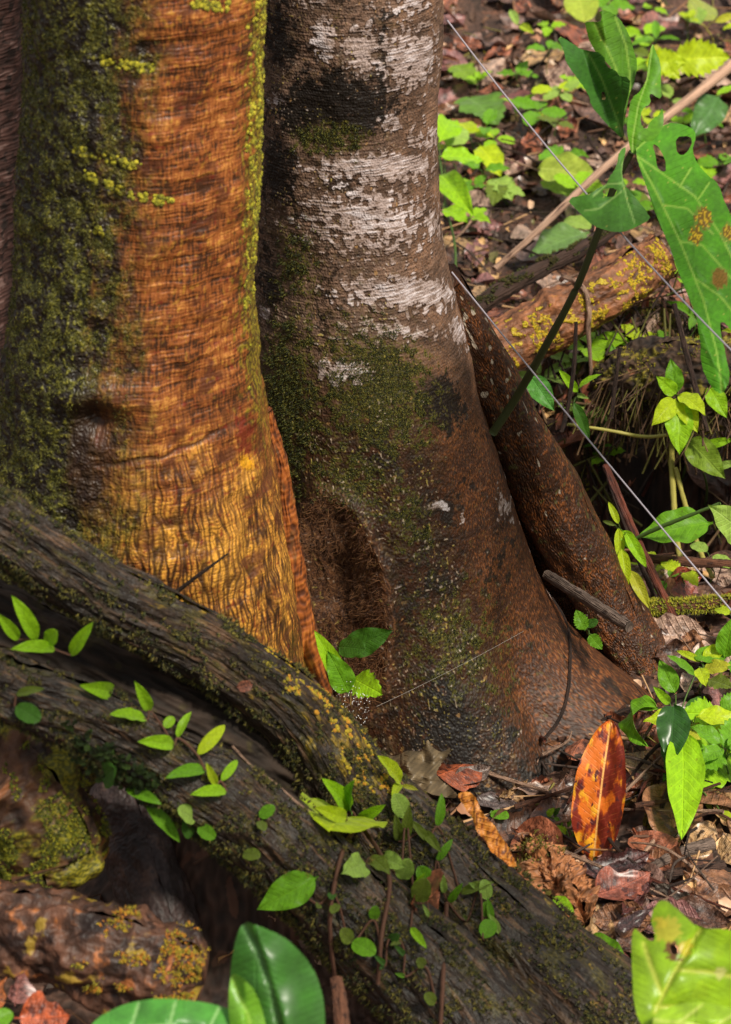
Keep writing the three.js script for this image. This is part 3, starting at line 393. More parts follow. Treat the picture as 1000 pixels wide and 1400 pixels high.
{
  const sh = tubeShape(pathPD([[-200, 860, 2.66, 42], [-60, 912, 2.7, 44], [0, 938, 2.72, 45], [100, 972, 2.74, 46], [200, 1030, 2.78, 50], [300, 1092, 2.82, 60], [400, 1172, 2.86, 66], [500, 1262, 2.88, 74], [600, 1352, 2.88, 80], [690, 1450, 2.86, 84]]), logDisp(41));
  LOGS.lower = sh;
  const T = thing('leafy_log', 'dark wet log overgrown with small creeping plants, below the leaning log', 'log', undefined, sh.cr.getPoint(1));
  part(T, 'stem', tubeGeo(sh, 140, 520), std({ ...logTex(41, () => -0.4), bumpScale: 0.005, roughness: 0.55 }));
  scatter(T, 'moss', tuftGeo, mossM, 9000, () => { const th = rr(-0.5, 3.4), t = rr(0.1, 0.98), f = fbm(th * 3 + 70, t * 22); if (f + (t > 0.55 ? 0.16 : 0) + (th > 2 ? 0.12 : -0.06) < 0.08 + 0.2 * rnd()) return null; return tubeSurf(sh, th, t); }, () => rr(0.002, 0.007), () => pick(Gm));
}
{  // dark log added to stand in for the shade between the two logs
  const sh = tubeShape(pathPD([[-200, 760, 2.86, 50], [0, 850, 2.9, 52], [120, 905, 2.93, 52], [240, 965, 2.96, 52], [340, 1020, 3.0, 50], [440, 1085, 3.04, 46]]), logDisp(90));
  const T = thing('gap_filler_log', 'added blackish log filling the gap between leaning and leafy logs to keep it dark', 'log', undefined, sh.cr.getPoint(1));
  part(T, 'stem', tubeGeo(sh, 70, 160), std({ ...makeTex(256, 512, (u, v, o) => { const f = fbm(u * 12, v * 9), g = N2(u * 40, v * 12), n = 1 + 0.6 * f + 0.4 * g; o[0] = 50 * n; o[1] = 38 * n; o[2] = 30 * n; mixc(o, [76, 68, 34], ss(0.15, 0.35, fbm(u * 7 + 20, v * 14)) * 0.6); o[3] = 0.5 + 0.4 * g + 0.4 * f; }), bumpScale: 0.008, roughness: 0.85 }));
}
// point on a log's surface seen in a direction (for plants growing on it)
function onLog(px, py, lift = 0.004, prefer) {
  for (const k in LOGS) if (!axis[k]) { axis[k] = []; for (let t = 0.08; t < 0.99; t += 0.005) axis[k].push([LOGS[k].cr.getPoint(t), LOGS[k].rad(t)]); }
  const d = dirOf(px, py).normalize(); let best = null, bd = 1e9;
  for (const ax of prefer ? [axis[prefer]] : [axis.upper, axis.lower]) for (const [c, r] of ax) { const w = c.clone().sub(CAM), k = w.dot(d), off = w.clone().addScaledVector(d, -k).length(); const depth = off < r ? k - Math.sqrt(r * r - off * off) : k + (off - r) * 6; if (depth < bd) { bd = depth; best = CAM.clone().addScaledVector(d, off < r ? depth : k); } }
  return best.addScaledVector(d, -lift);
}
console.log('logs');

// ---------------------------------------------------------------- rotten wood and stone at the lower edge
function lump(name, label, category, path, flat, tex, bs, dispK, sd, nT = 90, nL = 110) {
  const sh = tubeShape(pathPD(path), (th, t) => { const e = path[0][3] * 0.0008; const endt = Math.min(t, 1 - t); return -sh0(endt, path) + dispK * (0.016 * N2(th * 1.3 + sd, t * 4) + 0.012 * N2(th * 2.6 + sd, t * 9) + 0.006 * N2(th * 6 + sd, t * 20) + 0.003 * N2(th * 14, t * 50)) + 0 * e; }, flat);
  const m = single(name, tubeGeo(sh, nT, nL), std({ ...tex, bumpScale: bs, roughness: 0.6 }), label, category); m.userData.sh = undefined; return { m, sh };
}
const sh0 = (e, path) => { const r = path[1][3] * 0.0008; const k = clamp(1 - e / 0.12); return r * (1 - Math.sqrt(Math.max(0, 1 - k * k))) * 0.9; };
{
  const tStone = makeTex(512, 512, (u, v, o) => { const f = fbm(u * 7, v * 7), g = fbm(u * 20 + 9, v * 20), n = 1 + 0.7 * f + 0.4 * g; o[0] = 92 * n; o[1] = 60 * n; o[2] = 40 * n; mixc(o, [32, 22, 18], ss(0, 0.35, fbm(u * 9 + 50, v * 9)) * 0.8); const m = ss(-0.02, 0.25, fbm(u * 4 + 3, v * 5 + 8) + 0.4 * g + 0.08); mixc(o, N2(u * 80, v * 80) > 0 ? [156, 148, 28] : [98, 100, 24], m * 0.85); mixc(o, [170, 104, 60], ss(0.3, 0.4, fbm(u * 6 + 90, v * 6)) * 0.7); o[3] = 0.5 + 0.5 * f + 0.3 * g; });
  const tRot = makeTex(512, 512, (u, v, o) => { const f = fbm(u * 8 + 30, v * 8), g = fbm(u * 22 + 9, v * 22), n = 1 + 0.8 * f + 0.5 * g; o[0] = 80 * n; o[1] = 52 * n; o[2] = 38 * n; mixc(o, [34, 20, 16], ss(0.02, 0.35, fbm(u * 10 + 50, v * 12)) * 0.85); mixc(o, [190, 112, 56], ss(0.26, 0.46, fbm(u * 8 + 12, v * 9 + 8) + 0.4 * g) * 0.7); mixc(o, [170, 144, 40], ss(0.24, 0.4, fbm(u * 7 + 66, v * 7) + 0.5 * g) * 0.7); o[3] = 0.5 + 0.5 * f + 0.4 * g; });
  const tSlab = makeTex(256, 256, (u, v, o) => { const f = fbm(u * 8 + 60, v * 8), g = N2(u * 60, v * 60), n = 1 + 0.6 * f + 0.2 * g; o[0] = 66 * n; o[1] = 52 * n; o[2] = 50 * n; mixc(o, [110, 84, 70], ss(0.25, 0.4, f + 0.2 * g) * 0.5); o[3] = 0.5 + 0.5 * f + 0.2 * g; });
  lump('slab_of_dead_wood', 'smooth dark slab of dead wood leaning behind the mossy chunk', 'wood', [[150, 1060, 3.02, 60], [185, 1150, 3.0, 66], [215, 1240, 2.96, 66], [240, 1330, 2.94, 60]], 0.7, tSlab, 0.004, 0.4, 5);
  const a = lump('mossy_chunk', 'chunk of rotten wood with bright yellow green moss on its end', 'wood', [[-60, 1010, 2.86, 80], [10, 1060, 2.86, 84], [60, 1130, 2.86, 86], [90, 1210, 2.88, 70]], 0.9, tStone, 0.008, 0.6, 17);
  const b = lump('rotten_wood_piece', 'crumbling orange brown piece of rotten wood beside the glossy leaf', 'wood', [[-60, 1250, 2.76, 60], [60, 1280, 2.74, 66], [170, 1315, 2.72, 70], [280, 1345, 2.72, 66]], 0.9, tRot, 0.008, 0.65, 29);
  scatter(a.m, 'moss', tuftGeo, mossM, 3000, () => { const th = rr(-0.6, 2.4), t = rr(0.3, 0.95); if (fbm(th * 1.6 + 3, t * 5) + (t > 0.55 ? 0.12 : -0.05) < 0.08) return null; return tubeSurf(a.sh, th, t); }, () => rr(0.002, 0.006), () => pick([[150, 150, 30], [112, 120, 28], [178, 170, 40], [90, 96, 24]]));
  scatter(b.m, 'moss', tuftGeo, mossM, 1300, () => { const th = rr(-0.6, 2), t = rr(0.5, 0.97); if (fbm(th * 2 + 33, t * 7) + (t > 0.8 ? 0.15 : -0.08) < 0.12) return null; return tubeSurf(b.sh, th, t); }, () => rr(0.002, 0.006), () => pick([[190, 160, 36], [150, 140, 34], [206, 140, 44]]));
  // crumbling tan wood on the ground past the log
  const c = lump('crumbling_wood', 'crumbling tan rotten wood lying beside the dark log', 'wood', [[715, 1150, 3.2, 20], [740, 1190, 3.17, 32], [770, 1225, 3.14, 36], [800, 1262, 3.12, 26]], 1, makeTex(256, 256, (u, v, o) => { const f = fbm(u * 9, v * 9), g = fbm(u * 24, v * 24), n = 1 + 0.7 * f + 0.7 * g; o[0] = 176 * n; o[1] = 114 * n; o[2] = 70 * n; mixc(o, [60, 36, 24], ss(0.05, 0.3, g + 0.5 * f) * 0.7); o[3] = 0.5 + 0.6 * f + 0.5 * g; }), 0.014, 1.2, 77, 70, 80);
  scatter(c.m, 'moss', tuftGeo, mossM, 500, () => tubeSurf(c.sh, rr(-1, 1.5), rr(0.05, 0.4)), () => rr(0.002, 0.005), () => pick([[140, 130, 40], [110, 100, 36]]));
}

// ---------------------------------------------------------------- fallen log with yellow lichen, branches and sticks behind
{
  const sh = tubeShape(pathZ([[560, 545, -0.8, 40], [640, 500, -0.82, 40], [700, 468, -0.85, 39], [760, 436, -0.88, 38], [820, 404, -0.91, 37], [875, 368, -0.95, 35], [905, 348, -0.97, 32]]), (th, t) => 0.006 * N2(th * 1.4 + 5, t * 7) + 0.003 * N2(th * 4, t * 20) + 0.0015 * N2(th * 9, t * 60) + 0.014 * Math.exp(-(((t - 0.5) / 0.03) ** 2) - (((th > 3.14 ? th - 6.283 : th) / 0.7) ** 2)));
  const tex = makeTex(512, 1024, (u, v, o) => { const th = u * 6.283, a = th * 40, y = v * 420, f1 = fbm(a / 30, y / 40), f2 = fbm(a / 9, y / 12), n = 1 + 0.5 * f1 + 0.5 * f2; o[0] = 138 * n; o[1] = 88 * n; o[2] = 56 * n; mixc(o, [60, 36, 24], ss(0.1, 0.4, fbm(a / 16 + 8, y / 30)) * 0.7); const yl = ss(0.1, 0.2, f2 * 0.8 + fbm(a / 18 + 70, y / 26 + 3) + 0.14 * Math.cos(th - 1.6) - 0.2); mixc(o, N2(a / 2, y / 2) > 0 ? [206, 186, 28] : [176, 140, 24], yl * 0.9); o[3] = 0.5 + 0.4 * f2 + 0.2 * f1 + 0.2 * yl; });
  const T = thing('fallen_log', 'reddish brown fallen log with bright yellow lichen behind the buttress root', 'log', undefined, sh.cr.getPoint(0));
  part(T, 'stem', tubeGeo(sh, 90, 200), std({ ...tex, bumpScale: 0.008, roughness: 0.6 }));
  scatter(T, 'yellow_lichen', crumbGeo, crumbM, 2600, () => { const spots = [[1.2, 0.42, 0.045], [1.3, 0.6, 0.03], [1.3, 0.74, 0.05], [0.7, 0.8, 0.03], [1.0, 0.93, 0.04]]; const [a, b, r] = pick(spots); const th = a + rr(-0.75, 0.75), t = b + rr(-r, r); if (fbm(th * 3, t * 50) < 0.06) return null; return tubeSurf(sh, th, t); }, () => rr(0.0006, 0.0021), () => pick([[196, 176, 34], [206, 160, 40], [156, 132, 28], [120, 100, 30]]));
  const ring = []; const tf = sh.frame(0.58); for (let k = 0; k <= 14; k++) { const th = -0.6 + k * 0.17; ring.push({ p: sh.pos(th, 0.575 + 0.03 * Math.sin(k * 0.25)).addScaledVector(tf.N, 0.004 * Math.cos(th)).addScaledVector(tf.B, 0.006 * Math.sin(th)), r: 0.0042 }); }
  const last = ring[ring.length - 1].p.clone(); ring.push({ p: last.clone().add(V(0.006, -0.06, 0.01)), r: 0.003 }, { p: last.clone().add(V(0.012, -0.13, 0.015)), r: 0.0025 });
  single('vine', stick(ring, 8, 60), M.paleWood, 'tan vine looped over the lichened fallen log', 'vine');
}
{
  const path = [[0.36, 0.12, -0.78, 0.05], [0.45, 0.16, -0.74, 0.062], [0.54, 0.18, -0.7, 0.066], [0.64, 0.19, -0.7, 0.06], [0.74, 0.17, -0.72, 0.05]].map(([x, y, z, r]) => ({ p: V(x, y, z), r }));
  const sh = tubeShape(path, (th, t) => 0.014 * N2(th * 1.4 + 8, t * 6) + 0.01 * N2(th * 3 + 8, t * 12) + 0.005 * N2(th * 8, t * 30) - 0.045 * Math.pow(Math.abs(t * 2 - 1), 6));
  const tex = makeTex(512, 512, (u, v, o) => { const f = fbm(u * 9, v * 9), g = N2(u * 50, v * 50), n = 1 + 0.7 * f + 0.3 * g; o[0] = 70 * n; o[1] = 50 * n; o[2] = 34 * n; mixc(o, [28, 20, 16], ss(0, 0.35, fbm(u * 14 + 40, v * 14)) * 0.8); mixc(o, g > 0 ? [150, 138, 34] : [92, 86, 28], ss(0.06, 0.28, fbm(u * 6 + 9, v * 6 + 3) + 0.15 * g) * 0.8); mixc(o, [176, 110, 70], ss(0.34, 0.42, fbm(u * 10 + 80, v * 10)) * 0.6); o[3] = 0.5 + 0.5 * f + 0.3 * g; });
  const m = single('root_clod', tubeGeo(sh, 90, 140), std({ ...tex, bumpScale: 0.012 }), 'mossy clod of roots and soil overhanging the hollow under the fallen log', 'root clod');
  scatter(m, 'moss', tuftGeo, mossM, 1800, () => { const th = rr(-1.2, 2.6), t = rr(0.02, 0.98); if (fbm(th * 2, t * 9) < 0.05) return null; return tubeSurf(sh, th, t); }, () => rr(0.002, 0.006), () => pick([[150, 142, 36], [104, 100, 32], [178, 160, 40], [80, 80, 28]]));
  scatter(m, 'rootlets', (() => { const g = new THREE.CylinderGeometry(0.02, 0.012, 1, 4, 1); g.translate(0, 0.5, 0); return g; })(), std({ color: 0xffffff }), 380, () => { const s = tubeSurf(sh, rr(0.8, 3.2), rr(0.03, 0.97)); s.n.multiplyScalar(0.3).add(V(rr(-0.5, 0.5), rr(-1.3, -0.3), rr(-0.1, 0.3))).normalize(); return s; }, () => rr(0.02, 0.085), () => pick([[84, 60, 42], [120, 92, 62], [60, 44, 34], [110, 104, 46]]));
}
const sticks = [
  ['pale_stick', [[676, 368, -1.25, 4], [722, 328, -1.32, 4.3], [770, 282, -1.5, 5], [845, 213, -1.7, 5.5], [930, 145, -1.9, 6.5], [1005, 86, -2.1, 7.5]], 'paleWood', 'long straight pale peeled stick slanting through the litter'],
  ['mossy_branch', [[630, 436, -0.98, 13], [680, 402, -1.03, 13], [740, 368, -1.1, 12], [800, 338, -1.16, 10], [860, 300, -1.25, 8]], 'darkWood', 'dark mossy branch lying behind the lichened fallen log'],
  ['broken_stick', [[748, 786, -0.19, 7], [790, 812, -0.12, 8], [828, 836, -0.06, 8.5], [861, 857, -0.02, 8]], 'greyWood', 'broken dark grey stick poking out between the two flaring roots'],
  ['red_stem', [[828, 636, -0.5, 5], [862, 716, -0.42, 5.5], [900, 800, -0.33, 6], [945, 892, -0.22, 6]], 'redWood', 'reddish brown stem leaning parallel beside the rear buttress root'],
  ['dark_stem', [[832, 655, -0.52, 3], [880, 780, -0.38, 3.5], [930, 885, -0.26, 3.5]], 'darkWood', 'thin dark stem leaning just under the reddish stem'],
  ['mossy_stick', [[858, 832, -0.3, 9], [930, 830, -0.3, 10], [1015, 824, -0.3, 10]], 'brownWood', 'short mossy stick lying level near the cord end'],
  ['brown_stick', [[860, 762, -0.42, 6], [940, 768, -0.42, 7], [1010, 772, -0.42, 6]], 'brownWood', 'tan brown stick lying level under the seedlings above the mossy stick'],
  ['green_stem', [[858, 742, -0.4, 2.5], [900, 722, -0.38, 3], [950, 702, -0.36, 2.5], [985, 688, -0.35, 2]], 'stemGreen', 'long green leaf stalk slanting over the shaded hollow'],
  ['dry_stem', [[918, 560, -0.75, 3.5], [920, 660, -0.6, 4], [930, 760, -0.48, 4], [940, 780, -0.46, 3]], 'stemYellow', 'upright dry greenish stem crossing the shaded hollow'],
  ['dry_stem', [[924, 640, -0.62, 3], [940, 700, -0.55, 3.5], [960, 760, -0.47, 3.5], [975, 790, -0.43, 3]], 'stemYellow', 'leaning dry yellow stem crossing the shaded hollow'],
  ['black_twig', [[922, 415, -0.7, 3.5], [938, 480, -0.66, 4], [955, 545, -0.62, 4], [968, 590, -0.58, 3]], 'darkWood', 'black twig hanging beside the damaged large leaf'],
  ['thin_twig', [[788, 440, -0.6, 2.5], [785, 500, -0.58, 3], [776, 560, -0.56, 3], [768, 590, -0.55, 3]], 'darkWood', 'dark upright twig in front of the fallen log'],
  ['thin_twig', [[848, 475, -0.7, 2.5], [842, 520, -0.68, 3], [836, 572, -0.66, 3]], 'darkWood', 'short dark upright twig below the fallen log'],
  ['thin_twig', [[776, 580, -0.6, 2], [830, 588, -0.62, 2.3], [885, 597, -0.62, 2.5], [940, 590, -0.6, 2]], 'stemYellow', 'thin yellowish twig lying level below the fallen log'],
  ['litter_stick', [[811, 1237, 0.12, 2.5], [850, 1200, 0.1, 3], [898, 1146, 0.08, 3]], 'paleWood', 'thin pale stalk lying across the dark purple brown leaves'],
  ['litter_branch', [[888, 1188, 0.06, 6], [930, 1166, 0.05, 8], [975, 1154, 0.04, 9]], 'greyWood', 'thick grey branch end lying on the mossy mound'],
  ['litter_branch', [[886, 1200, 0.1, 5], [930, 1194, 0.08, 7], [990, 1184, 0.06, 7]], 'darkWood', 'darker branch lying just below the thick grey branch end'],
  ['litter_stick', [[672, 1060, 0.06, 2.5], [730, 1040, 0.05, 2.5], [800, 1022, 0.04, 2]], 'darkWood', 'thin dark rootlet lying along the foot of the trunk'],
  ['litter_stick', [[885, 1098, 0.0, 3], [895, 1064, -0.01, 3.2], [907, 1036, -0.02, 3]], 'brownWood', 'short brown stalk standing beside the upright orange leaf'],
  ['bare_root', [[278, 1215, 0.35, 9], [310, 1245, 0.33, 9], [345, 1280, 0.33, 8]], 'brownWood', 'short brown root in the dark gap under the leafy log'],
];
const gz = { litter_stick: 1, litter_branch: 1 };
for (const [name, pts, mat, label] of sticks) { const ptsW = gz[name] ? pts.map(([x, y, , r]) => ({ p: onG(x, y, 0.012), r: px2m(r, 3.4) })) : pathZ(pts); const m = single(name, stick(ptsW, 12, 60, 0.2), M[mat], label, 'stick'); if (name === 'mossy_stick' || name === 'mossy_branch') { const s = tubeShape(ptsW); scatter(m, 'moss', tuftGeo, mossM, name === 'mossy_stick' ? 900 : 700, () => { const th = rr(-1.2, name === 'mossy_stick' ? 2 : 1.2), t = rr(0.02, 0.98); if (name === 'mossy_branch' && N2(th, t * 14) < 0.1) return null; return tubeSurf(s, th, t); }, () => rr(0.003, 0.007), () => pick(name === 'mossy_stick' ? [[170, 170, 34], [130, 136, 30], [190, 180, 50]] : [[80, 84, 30], [104, 98, 40]])); } }
console.log('sticks');

// ---------------------------------------------------------------- cords and web strands
const cordPts = (a, r, sag = 0) => { const n = 20, out = [], [A, B] = a; for (let i = 0; i <= n; i++) { const t = i / n, p = A.clone().lerp(B, t); p.y -= sag * 4 * t * (1 - t); out.push({ p, r }); } return out; };
single('silver_cord', tubeGeo(tubeShape(cordPts([P(612, 28, 3.2), P(1075, 552, 2.95)], 0.0011, 0.02)), 8, 60), M.cord, 'thin silvery cord stretched from the trunk across the damaged large leaf', 'cord');
single('silver_cord', tubeGeo(tubeShape(cordPts([P(618, 372, 3.33), P(1060, 905, 3.18)], 0.0011, 0.004)), 8, 60), M.cord, 'thin silvery cord running past the buttress root down to the ground plants', 'cord');
single('spider_thread', tubeGeo(tubeShape(cordPts([P(716, 863, 3.4), P(515, 966, 3.3)], 0.00026, 0.003)), 5, 20), M.web, 'single fine spider thread strung across the trunk foot', 'thread');

// ---------------------------------------------------------------- the large damaged leaf plant
{
  const T = thing('large_leaf_plant', 'plant with a big lobed dark green leaf full of holes', 'plant', undefined, P(678, 588, 3.42));
  part(T, 'stem', stick([{ p: P(674, 592, 3.44), r: 0.0058 }, { p: P(705, 545, 3.4), r: 0.0056 }, { p: P(748, 470, 3.32), r: 0.0052 }, { p: P(790, 390, 3.25), r: 0.0048 }, { p: P(818, 318, 3.2), r: 0.0046 }, { p: P(842, 250, 3.16), r: 0.0044 }, { p: P(864, 208, 3.13), r: 0.004 }], 10, 60, 0.05), M.stemDark);
  const Z = (pts) => pts.map(([x, y]) => [760 + x / 4.1667, y / 4.1667]);
  const lobe = (outline, holes, veinsL, depth, base, vein, spots = [], jag = 0.7) => {
    const D = distTo(veinsL), D2 = distTo([veinsL[0]]);
    const g = bladeGeo(smoothPoly(outline, 1, jag), holes.map((h) => smoothPoly(h, 1, 0.6)), 2, (x, y) => depth(x, y) - 0.0035 * (1 - Math.exp(-D2(x, y) / 10)) + 0.003 * Math.exp(-D(x, y) / 4) + 0.006 * N2(x / 34, y / 34), (x, y) => {
      const o = base.slice(), n = 0.95 + 0.22 * fbm(x / 30, y / 30) + 0.1 * N2(x / 5, y / 5); o[0] *= n; o[1] *= n; o[2] *= n;
      mixc(o, vein, ss(2.2, 0.4, D(x, y) + 0.5 * N2(x / 9, y / 9)) * 0.7);
      for (const [sx, sy, r, c] of spots) { const d = Math.hypot((x - sx) * 1.3, y - sy) + 5 * N2(x / 4, y / 6); if (d < r) mixc(o, N2(x / 2.5, y / 4) > 0.1 ? c : [120, 84, 16], 0.9); else if (d < r + 3) mixc(o, [120, 130, 50], 0.6); }
      if (N2(x / 4 + 50, y / 4) > 0.72) mixc(o, [190, 180, 90], 0.7); return o; });
    return part(T, 'leaf_lobe', g, M.cutLeaf);
  };
  lobe(Z([[240, 62], [330, 68], [390, 140], [440, 260], [468, 370], [450, 460], [420, 540], [400, 640], [385, 760], [360, 640], [350, 430], [300, 370], [200, 260], [170, 150], [165, 125], [200, 120], [255, 125], [265, 90]]), [], [Z([[225, 140], [290, 270], [340, 380], [375, 560], [395, 780]]), Z([[340, 100], [400, 260], [420, 400], [425, 520]])], (x, y) => 3.15 + (207 - y) * 0.00025 + 0.0008 * Math.abs(x - 846 + (207 - y) * 0.12), [84, 134, 16], [150, 180, 80]);
  lobe(Z([[5, 200], [90, 240], [165, 290], [270, 300], [290, 380], [345, 400], [360, 430], [420, 440], [425, 500], [400, 600], [378, 700], [395, 800], [330, 750], [270, 680], [200, 600], [190, 540], [60, 360], [45, 290]]), [Z([[262, 520], [285, 530], [285, 575], [260, 570]])], [Z([[185, 300], [260, 440], [320, 600], [390, 790]])], (x, y) => 3.12 + (207 - y) * 0.0003 - 0.0012 * Math.abs(x - 846 + (207 - y) * 0.36), [60, 114, 30], [140, 170, 90]);
  lobe(Z([[553, 225], [560, 270], [597, 350], [600, 480], [605, 570], [560, 545], [525, 525], [548, 590], [490, 620], [480, 700], [515, 745], [545, 680], [590, 650], [608, 600], [618, 690], [600, 760], [540, 810], [460, 875], [436, 880], [420, 830], [405, 740], [415, 640], [430, 560], [490, 510], [522, 440], [520, 390]]), [], [Z([[553, 240], [525, 440], [470, 600], [440, 780], [436, 870]])], (x, y) => 3.13 + (207 - y) * 0.0002 + 0.0004 * (x - 866), [92, 150, 20], [150, 180, 80], [], 0.4);
  lobe([[867, 207], [880, 190], [912, 167], [935, 170], [952, 178], [950, 195], [946, 205], [955, 224], [968, 240], [982, 250], [993, 280], [1010, 320], [1030, 370], [1046, 420], [1050, 490], [1020, 478], [1000, 452], [986, 436], [984, 452], [993, 486], [999, 518], [988, 541], [972, 531], [959, 500], [957, 460], [950, 425], [934, 388], [921, 352], [898, 295], [882, 250]], [[[924, 187], [945, 185], [946, 199], [936, 212], [926, 211]], [[892, 196], [899, 199], [909, 216], [912, 238], [898, 230], [897, 213]]], [[[867, 207], [896, 260], [930, 330], [962, 410], [980, 480], [988, 538]], [[867, 207], [912, 167]], [[870, 212], [910, 240], [950, 268], [985, 320], [1030, 410]], [[905, 280], [940, 285], [975, 320]], [[930, 330], [960, 335], [1000, 380]], [[950, 380], [985, 405], [1030, 460]], [[930, 255], [945, 230]], [[955, 272], [970, 250]]], (x, y) => 3.12 - (y - 207) * 0.00035 + 0.0006 * Math.abs((x - 867) - (y - 207) * 0.38), [84, 152, 20], [168, 200, 90], [[962, 298, 14, [214, 170, 30]], [952, 322, 11, [222, 180, 30]], [984, 380, 13, [150, 100, 40]], [996, 318, 10, [200, 160, 40]]]);
  lobe([[858, 200], [850, 230], [852, 250], [870, 270], [885, 290], [890, 300], [872, 310], [850, 318], [835, 317], [810, 308], [790, 290], [773, 271], [808, 266], [814, 258], [830, 252], [832, 242], [844, 228], [847, 204]], [[[825, 257], [844, 258], [844, 266], [834, 270], [824, 266]]], [[[860, 207], [851, 225], [852, 250], [858, 275], [868, 305]], [[852, 250], [830, 252], [812, 268]], [[850, 262], [820, 285], [800, 288]]], (x, y) => 3.12 - (y - 207) * 0.0006 + 0.0003 * Math.abs(x - 850), [78, 132, 42], [160, 190, 110]);
}

// ---------------------------------------------------------------- leaf shapes shared by plants
const L = {
  lance: [0, 1, 2, 3].map((k) => leafGeo({ w: 0.29, p: 0.6, q: 0.9, fold: 0.5, bend: 0.12 + 0.1 * k, wave: 0.012, nu: 8, nv: 18, stem: 0.02 })),
  broad: [0, 1, 2].map((k) => leafGeo({ w: 0.5, p: 0.7, q: 1.15, fold: 0.28, bend: 0.2 + 0.15 * k, wave: 0.03, nu: 12, nv: 30 })),
  serr: [0, 1].map((k) => leafGeo({ w: 0.72, p: 0.55, q: 0.95, fold: 0.2, bend: 0.2 + 0.2 * k, wave: 0.03, serr: 0.26, teeth: 8, nu: 12, nv: 64, stem: 0.04 })),
  oval: [0, 1].map(() => leafGeo({ w: 0.62, p: 0.5, q: 0.55, fold: 0.2, bend: 0.15, wave: 0.02, nu: 8, nv: 18, stem: 0.08 })),
  dead: [0, 1, 2, 3, 4, 5, 6, 7].map((k) => leafGeo({ w: rr(0.3, 0.52), p: rr(0.6, 0.8), q: rr(0.8, 1.2), fold: rr(-0.2, 0.5), bend: rr(-0.5, 0.5), curl: rr(-0.7, 0.9), wave: rr(0.03, 0.08), waves: rr(1, 3), nu: 10, nv: 24, twist: rr(-0.7, 0.7), stem: 0.08, bite: k % 2 ? 0.7 : 0.2 })),
};
// a creeping plant: list of [base, tip, material, shape] in the frame, all rooted on the log
function creeper(name, label, list, group) {
  const first = onLog(list[0][0], list[0][1]); const T = thing(name, label, 'plant', group, first);
  const bases = [];
  for (const [bx, by, tx, ty, mat, kind = 'lance', lift = 0.022, prefer] of list) { const b = onLog(bx, by, 0.005, prefer), d = b.distanceTo(CAM); const t = CAM.clone().addScaledVector(dirOf(tx, ty).normalize(), CAM.distanceTo(onLog(tx, ty, 0, prefer)) > d + 0.06 ? d - lift : Math.min(CAM.distanceTo(onLog(tx, ty, 0, prefer)) - lift, d + 0.02)); leafPart(T, 'leaf', pick(L[kind]), M[mat], b, t, wobble(TOCAM.clone().add(V(0.1, 0.5, 0)), 0.3)); bases.push(b); }
  const sorted = bases.slice().sort((p, q) => p.x - q.x).map((p) => ({ p, r: 0.0014 })); if (sorted.length > 1) part(T, 'stem', tubeGeo(tubeShape(sorted), 6, 10 * sorted.length), M.stemBrown);
  return T;
}
creeper('creeping_plant', 'creeping plant with five bright green narrow leaves high on the leafy log', [[26, 874, -4, 838, 'bright'], [50, 876, 16, 814, 'bright'], [64, 880, 78, 862, 'bright', 'oval'], [76, 888, 15, 888, 'bright'], [97, 896, 128, 850, 'bright']]);
creeper('creeping_plant', 'creeping plant with eight small narrow green leaves along the middle of the leafy log', [[154, 946, 109, 937, 'bright'], [205, 972, 184, 931, 'bright'], [200, 984, 150, 977, 'bright'], [224, 996, 238, 980, 'bright', 'oval'], [243, 1009, 262, 973, 'bright'], [238, 1018, 188, 1014, 'bright'], [270, 1032, 308, 991, 'lime'], [280, 1053, 226, 1064, 'mid']]);
creeper('creeping_plant', 'tight rosette of four narrow green leaves on the leafy log', [[296, 1074, 282, 1042, 'lime'], [302, 1068, 325, 1039, 'bright'], [310, 1082, 260, 1087, 'bright']]);
creeper('hanging_plant', 'dark green round leaved plant hanging from the underside of the leafy log', [[172, 1076, 222, 1100, 'mid', 'lance'], [200, 1100, 246, 1152, 'mid', 'lance'], [268, 1122, 243, 1106, 'pale', 'oval'], [270, 1128, 295, 1146, 'mid', 'oval'], [226, 1112, 243, 1134, 'olive', 'oval'], [250, 1118, 262, 1145, 'dark', 'oval'], [140, 1068, 158, 1050, 'dark', 'oval']]);
creeper('hanging_plant', 'two dull dark leaves hanging under the upper end of the leafy log', [[20, 965, 56, 985, 'dark', 'oval'], [22, 950, 62, 942, 'olive', 'lance']]);
creeper('creeping_plant', 'tiny pair of round leaves on the leafy log above the gap', [[354, 1118, 376, 1102, 'mid', 'oval'], [354, 1122, 362, 1136, 'olive', 'oval']]);
creeper('creeping_plant', 'single tiny round leaf on the lower edge of the leafy log', [[332, 1166, 356, 1172, 'olive', 'oval']]);
creeper('log_seedling', 'bright green five leaved seedling standing where the two logs meet', [[474, 1112, 440, 1064, 'bright', 'lance', 0.05], [482, 1110, 485, 1066, 'mid', 'lance', 0.05], [490, 1124, 528, 1100, 'bright', 'lance', 0.04], [474, 1120, 430, 1104, 'lime', 'lance', 0.04], [476, 1118, 452, 1134, 'lime', 'oval', 0.04]]);
creeper('log_seedling', 'lime green two leaved seedling at the top of the leaning log', [[548, 1070, 516, 1033, 'lime', 'lance', 0.05], [550, 1074, 572, 1080, 'yellow', 'lance', 0.03], [547, 1072, 536, 1092, 'lime', 'lance', 0.02]]);
creeper('log_fern', 'small mossy fern of upright narrow fronds below the torn orange wood', [[552, 1150, 560, 1100, 'olive', 'lance', 0.04], [598, 1130, 604, 1084, 'mid', 'lance', 0.05], [580, 1136, 604, 1166, 'olive', 'lance', 0.02], [585, 1150, 560, 1120, 'olive', 'lance', 0.02], [545, 1150, 540, 1112, 'olive', 'lance', 0.03], [630, 1222, 676, 1206, 'olive', 'lance', 0.02]]);
